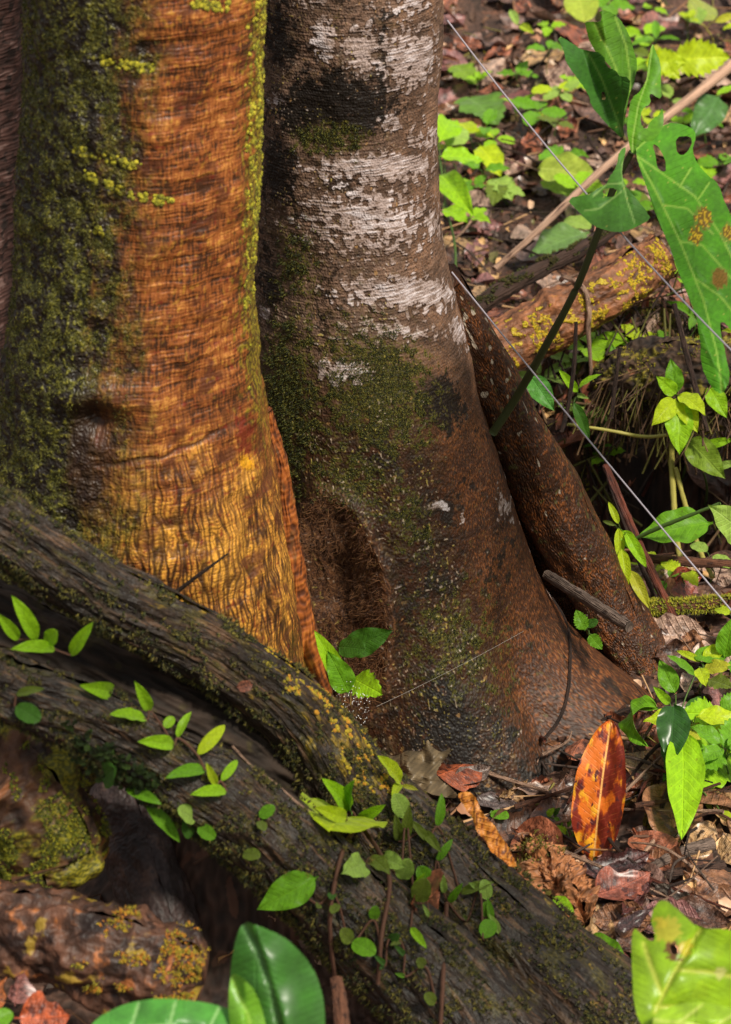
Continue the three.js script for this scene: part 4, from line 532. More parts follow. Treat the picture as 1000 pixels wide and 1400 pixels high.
creeper('creeping_plant', 'creeping plant with three greyish green mottled leaves on the log crest', [[500, 1180, 466, 1195, 'pale', 'broad', 0.03], [506, 1172, 534, 1196, 'olive', 'broad', 0.03], [520, 1172, 556, 1187, 'pale', 'broad', 0.03]]);
creeper('creeping_plant', 'broad drooping shiny leaf hanging off the leafy log over the gap', [[436, 1198, 352, 1244, 'mid', 'broad', 0.05]]);
creeper('creeping_plant', 'two small bright leaves low on the log beside the orange flake', [[566, 1222, 582, 1193, 'bright', 'lance', 0.02], [562, 1268, 584, 1297, 'bright', 'lance', 0.02]]);
creeper('creeping_plant', 'single small dull green leaf on the log face under the bare stems', [[480, 1287, 514, 1304, 'mid', 'oval', 0.02]]);
creeper('log_fern', 'patch of tiny olive fronds among the moss near the log end', [...Array(16)].map(() => { const x = rr(540, 690), y = x * 0.9 + rr(620, 700) + (x < 600 ? rr(-20, 60) : 0); return [x, y, x + rr(-22, 22), y - rr(8, 34), pick(['olive', 'olive', 'mid', 'pale']), pick(['lance', 'oval']), 0.022]; }));
creeper('log_fern', 'patch of small dull green leaves on the mossy face under the bare stems', [...Array(14)].map(() => { const x = rr(420, 600), y = x * 0.9 + rr(790, 860); return [x, y, x + rr(-20, 20), y + rr(-24, 16), pick(['olive', 'dark', 'mid']), pick(['lance', 'oval']), 0.02]; }));
// moss-like mats of tiny leaves under the leafy log
{ const T = scene; const im = scatter(scene, 'liverwort_mat', L.oval[0], leafM(84, 110, 48), 260, () => { const px = rr(95, 215), py = 985 + (px - 95) * 0.62 + rr(0, 50); if (N2(px / 14, py / 14) < -0.1) return null; return { p: onLog(px, py, 0.008, 'lower'), n: wobble(V(0, -0.3, 1), 0.6) }; }, () => rr(0.006, 0.012), () => pick([[255, 255, 255], [190, 200, 170], [150, 165, 130]])); tag(im, 'mat of tiny round leaves hanging under the leafy log', 'moss', undefined, 'stuff'); }
// bare stems down the log
for (const [pts, label] of [[[[489, 1128], [465, 1176], [452, 1246], [454, 1302], [460, 1345]], 'thin brown stem trailing down the log below the five leaved seedling'], [[[494, 1128], [522, 1172], [533, 1205], [522, 1280], [517, 1345]], 'thinner reddish stem trailing down the log between two leaves'], [[[611, 1235], [606, 1339], [602, 1410]], 'tan stem trailing down the mossy log end']]) single('trailing_vine', stick(pts.map(([x, y]) => ({ p: onLog(x, y, 0.008), r: 0.0026 })), 7, 40, 0.2), M.stemBrown, label, 'stem');
single('upright_shoot', stick(pathPD([[470, 1430, 2.6, 12], [466, 1380, 2.62, 11], [460, 1338, 2.64, 9]]), 12, 20), M.brownWood, 'thick shiny brown stem standing beside the glossy dark leaf', 'stem');
single('orange_flake', leafGeo({ w: 0.6, p: 0.4, q: 0.4, nu: 6, nv: 8, stem: 0 }), M.dead[1], 'small orange flake of dead leaf stuck on the mossy log', 'dead leaf'); orient(scene.children[scene.children.length - 1], onLog(562, 1236, 0.006), onLog(598, 1219, 0.01), TOCAM);
single('trailing_root', stick([[318, 1020], [345, 1048], [375, 1070], [400, 1092], [425, 1112]].map(([x, y]) => ({ p: onLog(x, y, 0.006), r: 0.0018 })), 6, 30, 0.2), M.paleWood, 'fine tan rootlet running along the top of the leafy log', 'root');

// ---------------------------------------------------------------- big leaves at the lower edge
{
  const D = (pts, name, label, stemPts, lobes) => { const T = thing(name, label, 'plant', undefined, stemPts[0].p); part(T, 'stem', stick(stemPts, 8, 24, 0.05), M.stemGreen); for (const l of lobes) { const dd = distTo([l.veins[0]]), dv = distTo(l.veins); part(T, 'leaf', bladeGeo(smoothPoly(l.o, 2, 0.4), l.holes ?? [], 3, (x, y) => l.depth(x, y) - 0.012 * (1 - Math.exp(-dd(x, y) / 22)) + 0.004 * Math.exp(-dv(x, y) / 5) + 0.004 * N2(x / 40, y / 40), (x, y) => { const o = l.c.slice(), n = 0.95 + 0.3 * fbm(x / 30, y / 30); o[0] *= n; o[1] *= n; o[2] *= n; mixc(o, l.v, ss(l.vw ?? 4, 1, dv(x, y)) * 0.6); for (const [sx, sy, r, c] of l.spots ?? []) { const d = Math.hypot(x - sx, y - sy) + 7 * N2(x / 7, y / 7); if (d < r) mixc(o, c, 0.85); } return o; }), M.glossLeaf); } };
  M.glossLeaf = M.cutLeaf.clone(); M.glossLeaf.clearcoat = 0.6; M.glossLeaf.clearcoatRoughness = 0.34; M.glossLeaf.transmission = 0.25;
  D(0, 'glossy_leaf_plant', 'glossy dark green pointed leaf beside the rotten wood piece', [{ p: P(395, 1600, 2.66), r: 0.004 }, { p: P(390, 1480, 2.48), r: 0.004 }, { p: P(385, 1425, 2.41), r: 0.0035 }], [
    { o: [[330, 1259], [352, 1264], [395, 1283], [425, 1316], [441, 1352], [446, 1400], [440, 1450], [420, 1480], [385, 1470], [345, 1440], [322, 1400], [314, 1350], [318, 1300]], veins: [[[332, 1264], [352, 1300], [368, 1345], [380, 1400], [386, 1460]]], depth: (x, y) => 2.44 - (y - 1260) * 0.0001 + 0.0006 * Math.abs(x - 360 - (y - 1300) * 0.3), c: [54, 108, 26], v: [120, 160, 110], vw: 6 },
    { o: [[314, 1328], [330, 1334], [348, 1352], [358, 1376], [366, 1410], [360, 1450], [330, 1440], [312, 1400]], veins: [[[316, 1332], [340, 1390], [350, 1440]]], depth: (x, y) => 2.385 + 0.0006 * Math.abs(x - 335), c: [110, 164, 34], v: [170, 200, 90], vw: 3 }]);
  D(0, 'low_broad_leaf', 'broad shiny leaf lying low between rotten wood and glossy leaf', [{ p: P(250, 1640, 2.6), r: 0.004 }, { p: P(240, 1540, 2.45), r: 0.004 }, { p: P(232, 1480, 2.38), r: 0.0035 }], [
    { o: [[112, 1420], [130, 1392], [165, 1374], [205, 1365], [250, 1366], [300, 1374], [335, 1388], [350, 1420], [340, 1470], [280, 1500], [200, 1500], [140, 1470]], veins: [[[118, 1425], [170, 1405], [232, 1402], [290, 1410], [345, 1420]], [[232, 1402], [240, 1370]], [[180, 1404], [190, 1372]], [[285, 1408], [300, 1378]]], depth: (x, y) => 2.40 - (y - 1380) * 0.0009 + 0.0002 * Math.abs(x - 230), c: [78, 150, 52], v: [180, 210, 150], vw: 3 }]);
  D(0, 'bright_leaf_plant', 'big sunlit yellow green leaf with a bitten notch beside the log end', [{ p: P(870, 1620, 2.72), r: 0.005 }, { p: P(885, 1480, 2.58), r: 0.0045 }, { p: P(897, 1380, 2.5), r: 0.004 }], [
    { o: [[864, 1263], [878, 1278], [893, 1290], [897, 1280], [889, 1258], [896, 1236], [906, 1230], [918, 1234], [936, 1252], [958, 1270], [1000, 1270], [1050, 1290], [1080, 1340], [1070, 1420], [1000, 1470], [920, 1450], [882, 1410], [868, 1384], [864, 1330]], holes: [[[916, 1290], [928, 1294], [927, 1306], [918, 1304]]], veins: [[[896, 1384], [920, 1334], [949, 1284], [958, 1272]], [[897, 1376], [940, 1378], [1000, 1400]], [[925, 1326], [980, 1330], [1040, 1345]], [[905, 1360], [890, 1320], [880, 1290]]], depth: (x, y) => 2.50 + 0.0005 * Math.abs((x - 896) * 0.8 + (y - 1384) * 0.5) - (y - 1300) * 0.0002, c: [150, 192, 20], v: [226, 222, 110], vw: 5, spots: [[914, 1272, 18, [206, 196, 60]], [922, 1300, 12, [110, 60, 36]], [936, 1296, 10, [214, 200, 50]], [904, 1262, 8, [220, 206, 60]], [985, 1330, 8, [200, 200, 120]]] },
    { o: [[886, 1392], [915, 1376], [950, 1368], [1000, 1376], [1050, 1400], [1060, 1460], [980, 1490], [910, 1460]], veins: [[[888, 1394], [950, 1400], [1055, 1440]], [[930, 1397], [960, 1374]], [[975, 1404], [1010, 1384]]], depth: (x, y) => 2.45 - (y - 1390) * 0.0009 + 0.0004 * Math.abs(y - 1395), c: [158, 196, 40], v: [220, 226, 130], vw: 3 }]);
}

// ---------------------------------------------------------------- hand-placed leaves at the trunk foot and along the ground
const flat = (n = V(0, 1, 0.25)) => n.clone().normalize();
function deadLeaf(bx, by, tx, ty, label, mat, geo, lift = 0.012, n = flat(), tipLift = lift, scaleW = 1) { const m = single('dead_leaf', geo, mat, label, 'dead leaf'); orient(m, onG(bx, by, lift), onG(tx, ty, tipLift), n); m.scale.x *= scaleW; return m; }
{ // upright orange leaf leaning on the root
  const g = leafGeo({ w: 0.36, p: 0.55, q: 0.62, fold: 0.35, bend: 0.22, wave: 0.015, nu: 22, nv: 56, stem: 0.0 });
  const m = single('orange_leaf', g, M.orangeLeaf, 'large upright orange and red dead leaf, one half painted as shaded, at the foot of the flaring root', 'dead leaf');
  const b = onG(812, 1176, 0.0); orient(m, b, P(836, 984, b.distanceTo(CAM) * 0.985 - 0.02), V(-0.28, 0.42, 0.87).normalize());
}
const litter2 = bladeGeo(smoothPoly([[502, 1006], [530, 1004], [548, 1010], [556, 990], [580, 998], [600, 1006], [620, 1022], [604, 1046], [594, 1060], [620, 1078], [630, 1092], [600, 1090], [570, 1078], [548, 1050], [524, 1034]], 1, 0.8), [], 3, (x, y) => onG(x, y, 0.075 + 0.025 * N2(x / 26, y / 26)).sub(CAM).dot(V(0, -0.5, -0.8660254)), (x, y) => { const s = N2((x + y) / 3, (x - y) / 40), n = 1 + 0.35 * s + 0.3 * fbm(x / 14, y / 14); return [104 * n, 88 * n, 64 * n]; });
single('dead_frond', litter2, M.cutDead, 'grey brown streaked dead palm sheath at the foot of the spotted trunk', 'dead leaf');
deadLeaf(592, 1062, 656, 1036, 'curled orange brown dead leaf on the grey palm sheath', deadM(196, 104, 62), L.dead[2], 0.07, flat(), 0.05, 1.5);
deadLeaf(616, 1074, 672, 1048, 'shiny grey dead leaf piece under the curled orange brown leaf', deadM(148, 130, 124), L.dead[4], 0.05, flat(), 0.05);
deadLeaf(648, 1084, 724, 1108, 'grey flat dead leaf lying beside the torn orange wood', deadM(128, 112, 112), L.dead[0], 0.03, flat(), 0.02);
deadLeaf(700, 1092, 640, 1066, 'dull brown dead leaf tucked under the grey flat leaf', M.dead[6], L.dead[6], 0.02);
deadLeaf(790, 1196, 890, 1164, 'dark purple brown curled dead leaf under the orange leaf', deadM(104, 60, 58), L.dead[1], 0.035, flat(), 0.03);
deadLeaf(822, 1186, 888, 1180, 'dark shiny curled leaf on top of the litter by the grey branch', deadM(88, 50, 52), L.dead[5], 0.05);
deadLeaf(806, 1224, 890, 1192, 'crinkled copper brown dead leaf crossed by a pale stalk', deadM(184, 104, 82), L.dead[3], 0.05, flat(), 0.04, 1.3);
deadLeaf(850, 1250, 892, 1204, 'folded dark red brown leaf beside the copper one', deadM(120, 62, 58), L.dead[7], 0.04);
deadLeaf(842, 1270, 892, 1240, 'shiny dark leaf standing on edge above the yellow green leaf', deadM(94, 60, 62), L.dead[0], 0.05, V(-0.4, 0.5, 0.5));
deadLeaf(812, 1288, 868, 1318, 'ribbed reddish dead leaf beside the green pale edged leaf', deadM(150, 72, 60), L.dead[2], 0.03);
deadLeaf(910, 1236, 1000, 1262, 'flat brown leaf behind the big sunlit leaf', deadM(120, 84, 66), L.dead[4], 0.03);
deadLeaf(890, 1206, 968, 1242, 'narrow grey strip of dead leaf below the branches', deadM(110, 100, 90), L.dead[6], 0.03, flat(), 0.03, 0.5);
deadLeaf(700, 1140, 770, 1150, 'flat brown leaf on the soil near the small green clump', M.dead[0], L.dead[5], 0.02);
{ const m = single('fallen_green_leaf', L.broad[0], M.mid, 'green fallen leaf with pale edge beside the log end', 'leaf'); orient(m, onG(790, 1288, 0.05), onG(864, 1336, 0.05), V(0, 0.9, 0.5)); }
{ const m = single('fallen_green_leaf', L.broad[1], M.bright, 'small bright leaf lying on the crumbling tan wood', 'leaf'); orient(m, onG(755, 1228, 0.06), onG(786, 1248, 0.06), V(0, 0.9, 0.5)); }
// orange leaf scraps in the lower corner
{ const m = single('dead_leaf', L.dead[3], deadM(226, 110, 56), 'orange dead leaf scrap lying below the rotten wood', 'dead leaf'); orient(m, P(20, 1392, 2.62), P(96, 1388, 2.62), V(0, 0.8, 0.6)); m.scale.x *= 2;
  const k = single('dead_leaf', L.dead[1], deadM(186, 124, 120), 'pinkish dead leaf standing beside the orange scrap', 'dead leaf'); orient(k, P(20, 1376, 2.66), P(34, 1328, 2.68), V(0.3, 0.3, 0.8)); k.scale.x *= 1.8;
  const j = single('dead_leaf', L.dead[5], deadM(214, 128, 66), 'orange scrap of leaf against the frame of rotten wood', 'dead leaf'); orient(j, P(-14, 1384, 2.64), P(8, 1336, 2.68), V(0.3, 0.3, 0.8)); j.scale.x *= 1.6;
  const i = single('fallen_green_leaf', L.oval[0], M.mid, 'green leaf scrap below the orange scraps', 'leaf'); orient(i, P(-20, 1404, 2.56), P(18, 1384, 2.57), V(0, 0.8, 0.6)); }

// a plant built from leaf bases and tips in space; stems join every leaf to the root
function sprig(name, label, root, list, group, stemMat = M.stemGreen, stemR = 0.002) {
  const T = thing(name, label, 'plant', group, root), hub = V(0, 0, 0); for (const l of list) hub.add(l[0]); hub.multiplyScalar(1 / list.length).lerp(root, 0.3);
  part(T, 'stem', tubeGeo(tubeShape([{ p: root, r: stemR * 1.2 }, { p: root.clone().lerp(hub, 0.5).add(V(rr(-0.01, 0.01), 0, 0)), r: stemR }, { p: hub, r: stemR * 0.8 }]), 7, 12), stemMat);
  for (const [b, t, mat, kind = 'broad', n = TOCAM, k] of list) { const m = leafPart(T, 'leaf', k !== undefined ? L[kind][k] : pick(L[kind]), M[mat] ?? mat, b, t, n); if (b.distanceTo(hub) > 0.008) part(T, 'stalk', tubeGeo(tubeShape([{ p: hub, r: stemR * 0.6 }, { p: hub.clone().lerp(b, 0.5).add(V(0, 0.006, 0)), r: stemR * 0.55 }, { p: b, r: stemR * 0.5 }]), 6, 8), stemMat); }
  return T;
}
const up = V(0, 1, 0.3);
// plant tucked between the two trunks
sprig('young_plant', 'dark green two leaved young plant between the two trunks', onG(462, 975, 0.02), [[P(470, 890, 3.32), P(538, 862, 3.3), 'dark', 'broad', V(0, 0.6, 0.8), 0], [P(462, 884, 3.3), P(500, 888, 3.27), 'dark', 'oval', V(0, 0.7, 0.7)], [P(470, 940, 3.28), P(430, 862, 3.26), 'bright', 'lance', V(0.3, 0.4, 0.8), 1], [P(478, 950, 3.28), P(448, 890, 3.26), 'mid', 'broad', V(0.2, 0.4, 0.8), 0], [P(484, 928, 3.29), P(524, 950, 3.25), 'bright', 'serr', V(0, 0.6, 0.8), 0]]);
// dew drops caught on threads below it
{ const g = new THREE.SphereGeometry(1, 6, 5); const im = scatter(scene, 'dew_drops', g, std({ color: 0xffffff, roughness: 0.1, clearcoat: 1 }), 130, () => { const a = rr(0, 6.28), r = Math.sqrt(rnd()); const px = 478 + r * 30 * Math.cos(a), py = 965 + r * 34 * Math.sin(a); return { p: P(px, py, rr(3.2, 3.26)), n: V(0, 1, 0) }; }, () => rr(0.0003, 0.0008), () => [235, 235, 235]); tag(im, 'tiny dew drops caught on spider threads between the two trunks', 'dew', undefined, 'stuff'); }
// seedlings right of the flaring root
{
  const d = (x, y, z) => { const p = onZ(x, y, z), g = onG(x, y, 0.03); return p.distanceTo(CAM) > g.distanceTo(CAM) ? g : p; }, r0 = onG(905, 1050, 0);
  const arch = leafGeo({ w: 0.3, p: 0.6, q: 0.9, fold: 0.5, bend: 1.15, wave: 0.02, nu: 12, nv: 40, stem: 0.02 });
  const T = sprig('seedling', 'tall seedling with a curled arching leaf and hanging dark leaf by the root end', r0, [
    [d(922, 962, 0.1), d(917, 1046, 0.17), 'deep', 'broad', V(-0.1, 0.4, 0.9), 2], [d(934, 1002, 0.12), d(932, 1148, 0.24), 'bright', 'lance', V(0, 0.35, 0.93), 0], [d(940, 988, 0.04), d(972, 1034, 0.08), 'yellow', 'broad', V(0.2, 0.5, 0.8), 0],
    [d(924, 950, 0.02), d(902, 902, -0.02), 'mid', 'broad', TOCAM, 0], [d(916, 962, 0.03), d(893, 938, 0.04), 'bright', 'lance', TOCAM, 1], [d(950, 924, 0.0), d(912, 896, 0.0), 'mid', 'lance', V(0, 0.9, 0.3), 0], [d(938, 985, 0.04), d(958, 952, 0.0), 'dark', 'broad', TOCAM, 0], [d(930, 1010, 0.03), d(908, 1068, 0.02), 'dark', 'broad', TOCAM, 1]]);
  const a = leafPart(T, 'leaf', arch, M.mid, d(900, 968, 0.05), d(886, 1020, 0.14), V(-0.9, 0.35, 0.2)); a.scale.multiplyScalar(1.02);
  sprig('seedling', 'seedling with toothed light green leaves beside the orange leaf', onG(985, 1075, 0), [
    [d(978, 975, 0.03), d(932, 976, 0.06), 'bright', 'serr', V(-0.1, 0.7, 0.7), 0], [d(975, 985, 0.04), d(978, 1000, 0.07), 'bright', 'serr', V(0, 0.6, 0.8), 1], [d(985, 990, 0.06), d(998, 1030, 0.1), 'lime', 'serr', V(0, 0.6, 0.8), 0], [d(996, 1020, 0.08), d(948, 1080, 0.13), 'bright', 'serr', V(-0.1, 0.6, 0.8), 0], [d(985, 970, 0.02), d(1016, 950, 0.0), 'mid', 'serr', V(0, 0.7, 0.7), 1], [d(990, 980, 0.03), d(1024, 1000, 0.04), 'bright', 'serr', V(0, 0.7, 0.7), 0]]);
  sprig('seedling', 'yellow green seedling standing against the rear buttress root end', onG(960, 960, 0), [
    [d(960, 905, -0.1), d(995, 880, -0.12), 'lime', 'broad', V(0, 0.8, 0.5), 0], [d(962, 915, -0.09), d(1004, 912, -0.08), 'yellow', 'broad', V(0, 0.8, 0.5), 1], [d(956, 912, -0.09), d(966, 940, -0.05), 'lime', 'broad', V(0, 0.7, 0.7), 0], [d(990, 902, -0.1), d(1004, 842, -0.12), 'mid', 'broad', V(-0.3, 0.3, 0.9), 0], [d(958, 905, -0.1), d(925, 890, -0.12), 'lime', 'lance', V(0, 0.8, 0.5), 1], [d(970, 930, -0.06), d(1002, 940, -0.03), 'olive', 'serr', V(0, 0.8, 0.5), 0]]);
  sprig('seedling', 'bunch of thin yellow leaves hanging beside the rear buttress root', onG(858, 800, 0), [
    [d(846, 716, -0.3), d(832, 686, -0.32), 'lime', 'lance'], [d(850, 724, -0.3), d(872, 756, -0.28), 'bright', 'broad', TOCAM, 0], [d(846, 722, -0.3), d(848, 770, -0.27), 'lime', 'lance'], [d(856, 728, -0.29), d(884, 776, -0.26), 'bright', 'lance'], [d(850, 750, -0.28), d(858, 806, -0.24), 'lime', 'lance'], [d(862, 780, -0.26), d(888, 832, -0.22), 'yellow', 'lance'], [d(842, 718, -0.3), d(824, 712, -0.31), 'olive', 'lance']]);
  sprig('star_seedling', 'seedling with a star of bright pointed leaves in front of the hollow', onG(932, 660, 0), [
    [d(926, 540, -0.62), d(897, 514, -0.62), 'bright', 'broad', TOCAM, 0], [d(925, 540, -0.63), d(917, 490, -0.66), 'mid', 'broad', TOCAM, 0], [d(928, 540, -0.61), d(965, 568, -0.56), 'lime', 'broad', up, 1], [d(924, 545, -0.6), d(891, 582, -0.56), 'lime', 'broad', TOCAM, 1], [d(927, 546, -0.6), d(929, 622, -0.54), 'bright', 'broad', TOCAM, 0], [d(930, 544, -0.6), d(954, 592, -0.56), 'lime', 'broad', TOCAM, 0], [d(968, 526, -0.64), d(994, 572, -0.6), 'bright', 'broad', TOCAM, 0]]);
  sprig('broad_leaf_plant', 'plant with large pale yellow green leaf below the star seedling', onG(965, 690, 0), [[d(938, 598, -0.62), d(992, 655, -0.56), leafM(150, 176, 66), 'broad', TOCAM, 0], [d(975, 640, -0.6), d(1012, 630, -0.6), 'pale', 'lance', TOCAM, 0], [d(960, 610, -0.62), d(1004, 600, -0.62), 'bright', 'lance', TOCAM, 1]]);
  sprig('broad_leaf_plant', 'plant with pale speckled leaf behind the tip of the damaged leaf', onG(965, 540, 0), [[d(985, 470, -0.85), d(925, 505, -0.8), leafM(156, 176, 70), 'oval', TOCAM, 0]]);
  sprig('broad_leaf_plant', 'whitish green ribbed leaf beside the cord over the hollow', onG(1010, 800, 0), [[d(1030, 740, -0.3), d(968, 690, -0.28), 'pale', 'broad', V(0, 0.6, 0.8), 0]]);
  sprig('broad_leaf_plant', 'dark shaded leaf lying along the slanting green stalk', onG(960, 745, 0), [[d(975, 715, -0.42), d(872, 735, -0.4), 'mid', 'broad', V(0, 0.8, 0.5), 0]]);
  sprig('fern_sprig', 'small green sprig under the lichened fallen log', onG(790, 560, 0), [[d(790, 536, -0.62), d(764, 505, -0.62), 'bright', 'lance'], [d(792, 530, -0.62), d(822, 512, -0.62), 'bright', 'lance', up], [d(790, 540, -0.62), d(806, 545, -0.6), 'pale', 'lance'], [d(785, 550, -0.6), d(806, 600, -0.58), 'dark', 'lance']]);
  sprig('fern_sprig', 'single light green leaf above the buttress root', onG(752, 560, 0), [[d(724, 512, -0.5), d(758, 562, -0.46), leafM(110, 180, 100), 'broad', TOCAM, 0]]);
  sprig('fern_sprig', 'small pale green leaf pair on the bank under the fallen log', onG(850, 530, 0), [[d(846, 505, -0.8), d(836, 470, -0.82), 'mid', 'broad', TOCAM, 0], [d(846, 505, -0.8), d(876, 502, -0.78), 'mid', 'broad', TOCAM, 1]]);
  sprig('fern_sprig', 'tiny green plant glimpsed between the two flaring roots', onG(806, 875, 0), [[d(800, 862, -0.12), d(788, 834, -0.14), 'mid', 'serr'], [d(806, 868, -0.1), d(824, 888, -0.08), 'mid', 'serr'], [d(800, 856, -0.14), d(818, 848, -0.14), 'dark', 'oval']]);
  sprig('fern_sprig', 'sliver of green leaf seen between trunk and rear buttress root', onG(735, 800, 0), [[onZ(735, 790, -0.36), onZ(716, 712, -0.36), 'bright', 'broad', TOCAM, 0]]);
  sprig('ground_clump', 'clump of tiny green leaves beside the upright orange leaf', onG(775, 1145, 0), [0, 1, 2, 3, 4, 5, 6, 7].map((k) => { const x = 752 + k * 5 + rr(-4, 4), y = 1112 + k * 5 + rr(-5, 5); return [onG(x, y, 0.02), onG(x + rr(-14, 14), y - rr(2, 16), 0.03), pick(['mid', 'bright', 'dark']), 'serr', up]; }));
  sprig('ground_clump', 'single small round green leaf on the soil beside the grey dead leaf', onG(684, 1124, 0), [[onG(670, 1112, 0.03), onG(696, 1118, 0.03), 'mid', 'oval', up]]);
  sprig('ground_clump', 'small leafy sprig with pale hanging leaf on the mossy mound', onG(975, 1110, 0), [[onG(955, 1080, 0.03), onG(974, 1112, 0.01), 'yellow', 'lance', up], [onG(985, 1110, 0.02), onG(1000, 1118, 0.02), 'lime', 'oval', up]]);
  // by the trunk's upper edge
  sprig('seedling', 'bright green long leaved seedling growing beside the spotted trunk', onG(622, 400, 0), [[onG(600, 214, 0.12), onG(662, 222, 0.11), 'bright', 'broad', up, 0], [onG(604, 240, 0.12), onG(648, 296, 0.1), 'bright', 'lance', TOCAM, 2], [onG(606, 285, 0.1), onG(640, 306, 0.1), 'bright', 'broad', up, 0], [onG(600, 195, 0.12), onG(616, 164, 0.12), 'bright', 'broad', TOCAM, 1], [onG(608, 200, 0.1), onG(628, 172, 0.1), 'pale', 'oval', TOCAM]], undefined, M.stemGreen, 0.0025);
  sprig('seedling', 'yellow green small leaved seedling behind the long leaved one', onG(655, 225, 0), [[onG(634, 182, 0.05), onG(676, 188, 0.05), 'lime', 'lance', up], [onG(656, 198, 0.05), onG(685, 244, 0.02), 'lime', 'broad', up, 0], [onG(640, 186, 0.05), onG(632, 168, 0.05), 'lime', 'oval', up]]);
  sprig('seedling', 'pale dusty green lobed leaves on the litter below the long leaved seedling', onG(695, 280, 0), [[onG(674, 244, 0.04), onG(700, 275, 0.03), 'pale', 'serr', up], [onG(690, 256, 0.04), onG(718, 268, 0.03), 'pale', 'serr', up], [onG(682, 250, 0.04), onG(674, 282, 0.03), 'olive', 'serr', up]]);
  sprig('seedling', 'pale green wide leaf lying on the litter behind the trunk', onG(660, 160, 0), [[onG(640, 134, 0.04), onG(682, 172, 0.03), leafM(120, 160, 84), 'serr', up, 0]]);
  sprig('seedling', 'small yellowish serrated leaf near the top of the trunk', onG(640, 110, 0), [[onG(620, 90, 0.04), onG(652, 116, 0.04), leafM(150, 180, 70), 'serr', up, 0]]);
  sprig('seedling', 'tiny seedling with two pale slender leaves behind the cord', onG(712, 48, 0), [[onG(708, 34, 0.05), onG(698, 14, 0.06), 'pale', 'lance', TOCAM], [onG(712, 34, 0.05), onG(730, 46, 0.05), 'lime', 'lance', TOCAM]]);
  sprig('pale_leaf_plant', 'large whitish yellow leaf lying by the pale stick', onG(790, 262, 0), [[onG(735, 230, 0.06), onG(822, 250, 0.06), leafM(212, 224, 120), 'broad', V(0, 0.8, 0.6), 1], [onG(742, 244, 0.04), onG(790, 268, 0.04), leafM(176, 206, 96), 'oval', up]]);
  sprig('pale_leaf_plant', 'glossy pale green leaf lying below the pale stick', onG(765, 330, 0), [[onG(806, 318, 0.05), onG(724, 352, 0.04), leafM(132, 170, 110, { clearcoat: 0.8 }), 'broad', up, 0], [onG(770, 300, 0.05), onG(808, 312, 0.05), 'pale', 'oval', up]]);
  sprig('pale_leaf_plant', 'yellow green feathery leaves behind the damaged large leaf', onG(930, 120, 0), [[onG(882, 86, 0.1), onG(938, 84, 0.1), 'lime', 'serr', TOCAM, 0], [onG(920, 82, 0.1), onG(998, 78, 0.1), 'lime', 'serr', TOCAM, 0], [onG(900, 82, 0.1), onG(930, 108, 0.08), 'lime', 'serr', TOCAM, 1], [onG(890, 78, 0.1), onG(900, 62, 0.1), 'yellow', 'lance', TOCAM]]);
  sprig('pale_leaf_plant', 'greyish green leaf hanging behind the damaged large leaf', onG(965, 200, 0), [[onG(985, 130, 0.12), onG(945, 190, 0.08), leafM(100, 150, 96, { clearcoat: 0.8 }), 'broad', TOCAM, 0], [onG(980, 130, 0.12), onG(1012, 118, 0.12), 'bright', 'lance', up]]);
  sprig('pale_leaf_plant', 'upright pale yellow leaf near the top behind the damaged leaf', onG(795, 40, 0), [[onG(790, -10, 0.08), onG(800, 30, 0.06), leafM(206, 216, 104), 'oval', TOCAM]]);
  sprig('pale_leaf_plant', 'yellow stalked pale leaf high among the pinkish litter', onG(975, 60, 0), [[onG(950, 30, 0.06), onG(965, 4, 0.06), leafM(186, 190, 120), 'oval', TOCAM], [onG(978, 30, 0.06), onG(1006, 20, 0.06), 'yellow', 'lance', TOCAM], [onG(958, 34, 0.06), onG(944, 14, 0.06), 'pale', 'oval', TOCAM]], undefined, M.stemYellow);
}
deadLeaf(672, 120, 786, 160, 'large shiny purple brown dead leaf lying under the cord', deadM(150, 92, 86, { clearcoat: 0.6 }), L.dead[0], 0.05, flat(), 0.04);
deadLeaf(868, 38, 946, 24, 'pinkish brown crumpled dead leaf high in the litter', deadM(178, 120, 112), L.dead[3], 0.05);
deadLeaf(716, 205, 740, 172, 'crumpled copper coloured leaf beside the pale large leaf', deadM(196, 116, 80), L.dead[5], 0.04, TOCAM);
deadLeaf(772, 50, 800, 28, 'reddish crumpled leaf beside the tip of the damaged leaf', deadM(184, 110, 88), L.dead[2], 0.05, TOCAM, 0.05, 1.6);
deadLeaf(905, 805, 960, 786, 'round rusty red leaf lying above the mossy stick', deadM(188, 92, 66), L.dead[4], 0.04, TOCAM, 0.04, 1.4);
deadLeaf(935, 860, 962, 898, 'narrow tan and pink leaf by the rear buttress root end', deadM(210, 150, 104), L.dead[6], 0.03, TOCAM);
deadLeaf(812, 468, 838, 494, 'curled salmon orange leaf under the fallen log', deadM(216, 124, 74), L.dead[1], 0.06, TOCAM, 0.05, 1.6);
deadLeaf(1010, 690, 958, 730, 'greyish purple dead leaf on the bank past the cord', deadM(120, 96, 96), L.dead[7], 0.04);

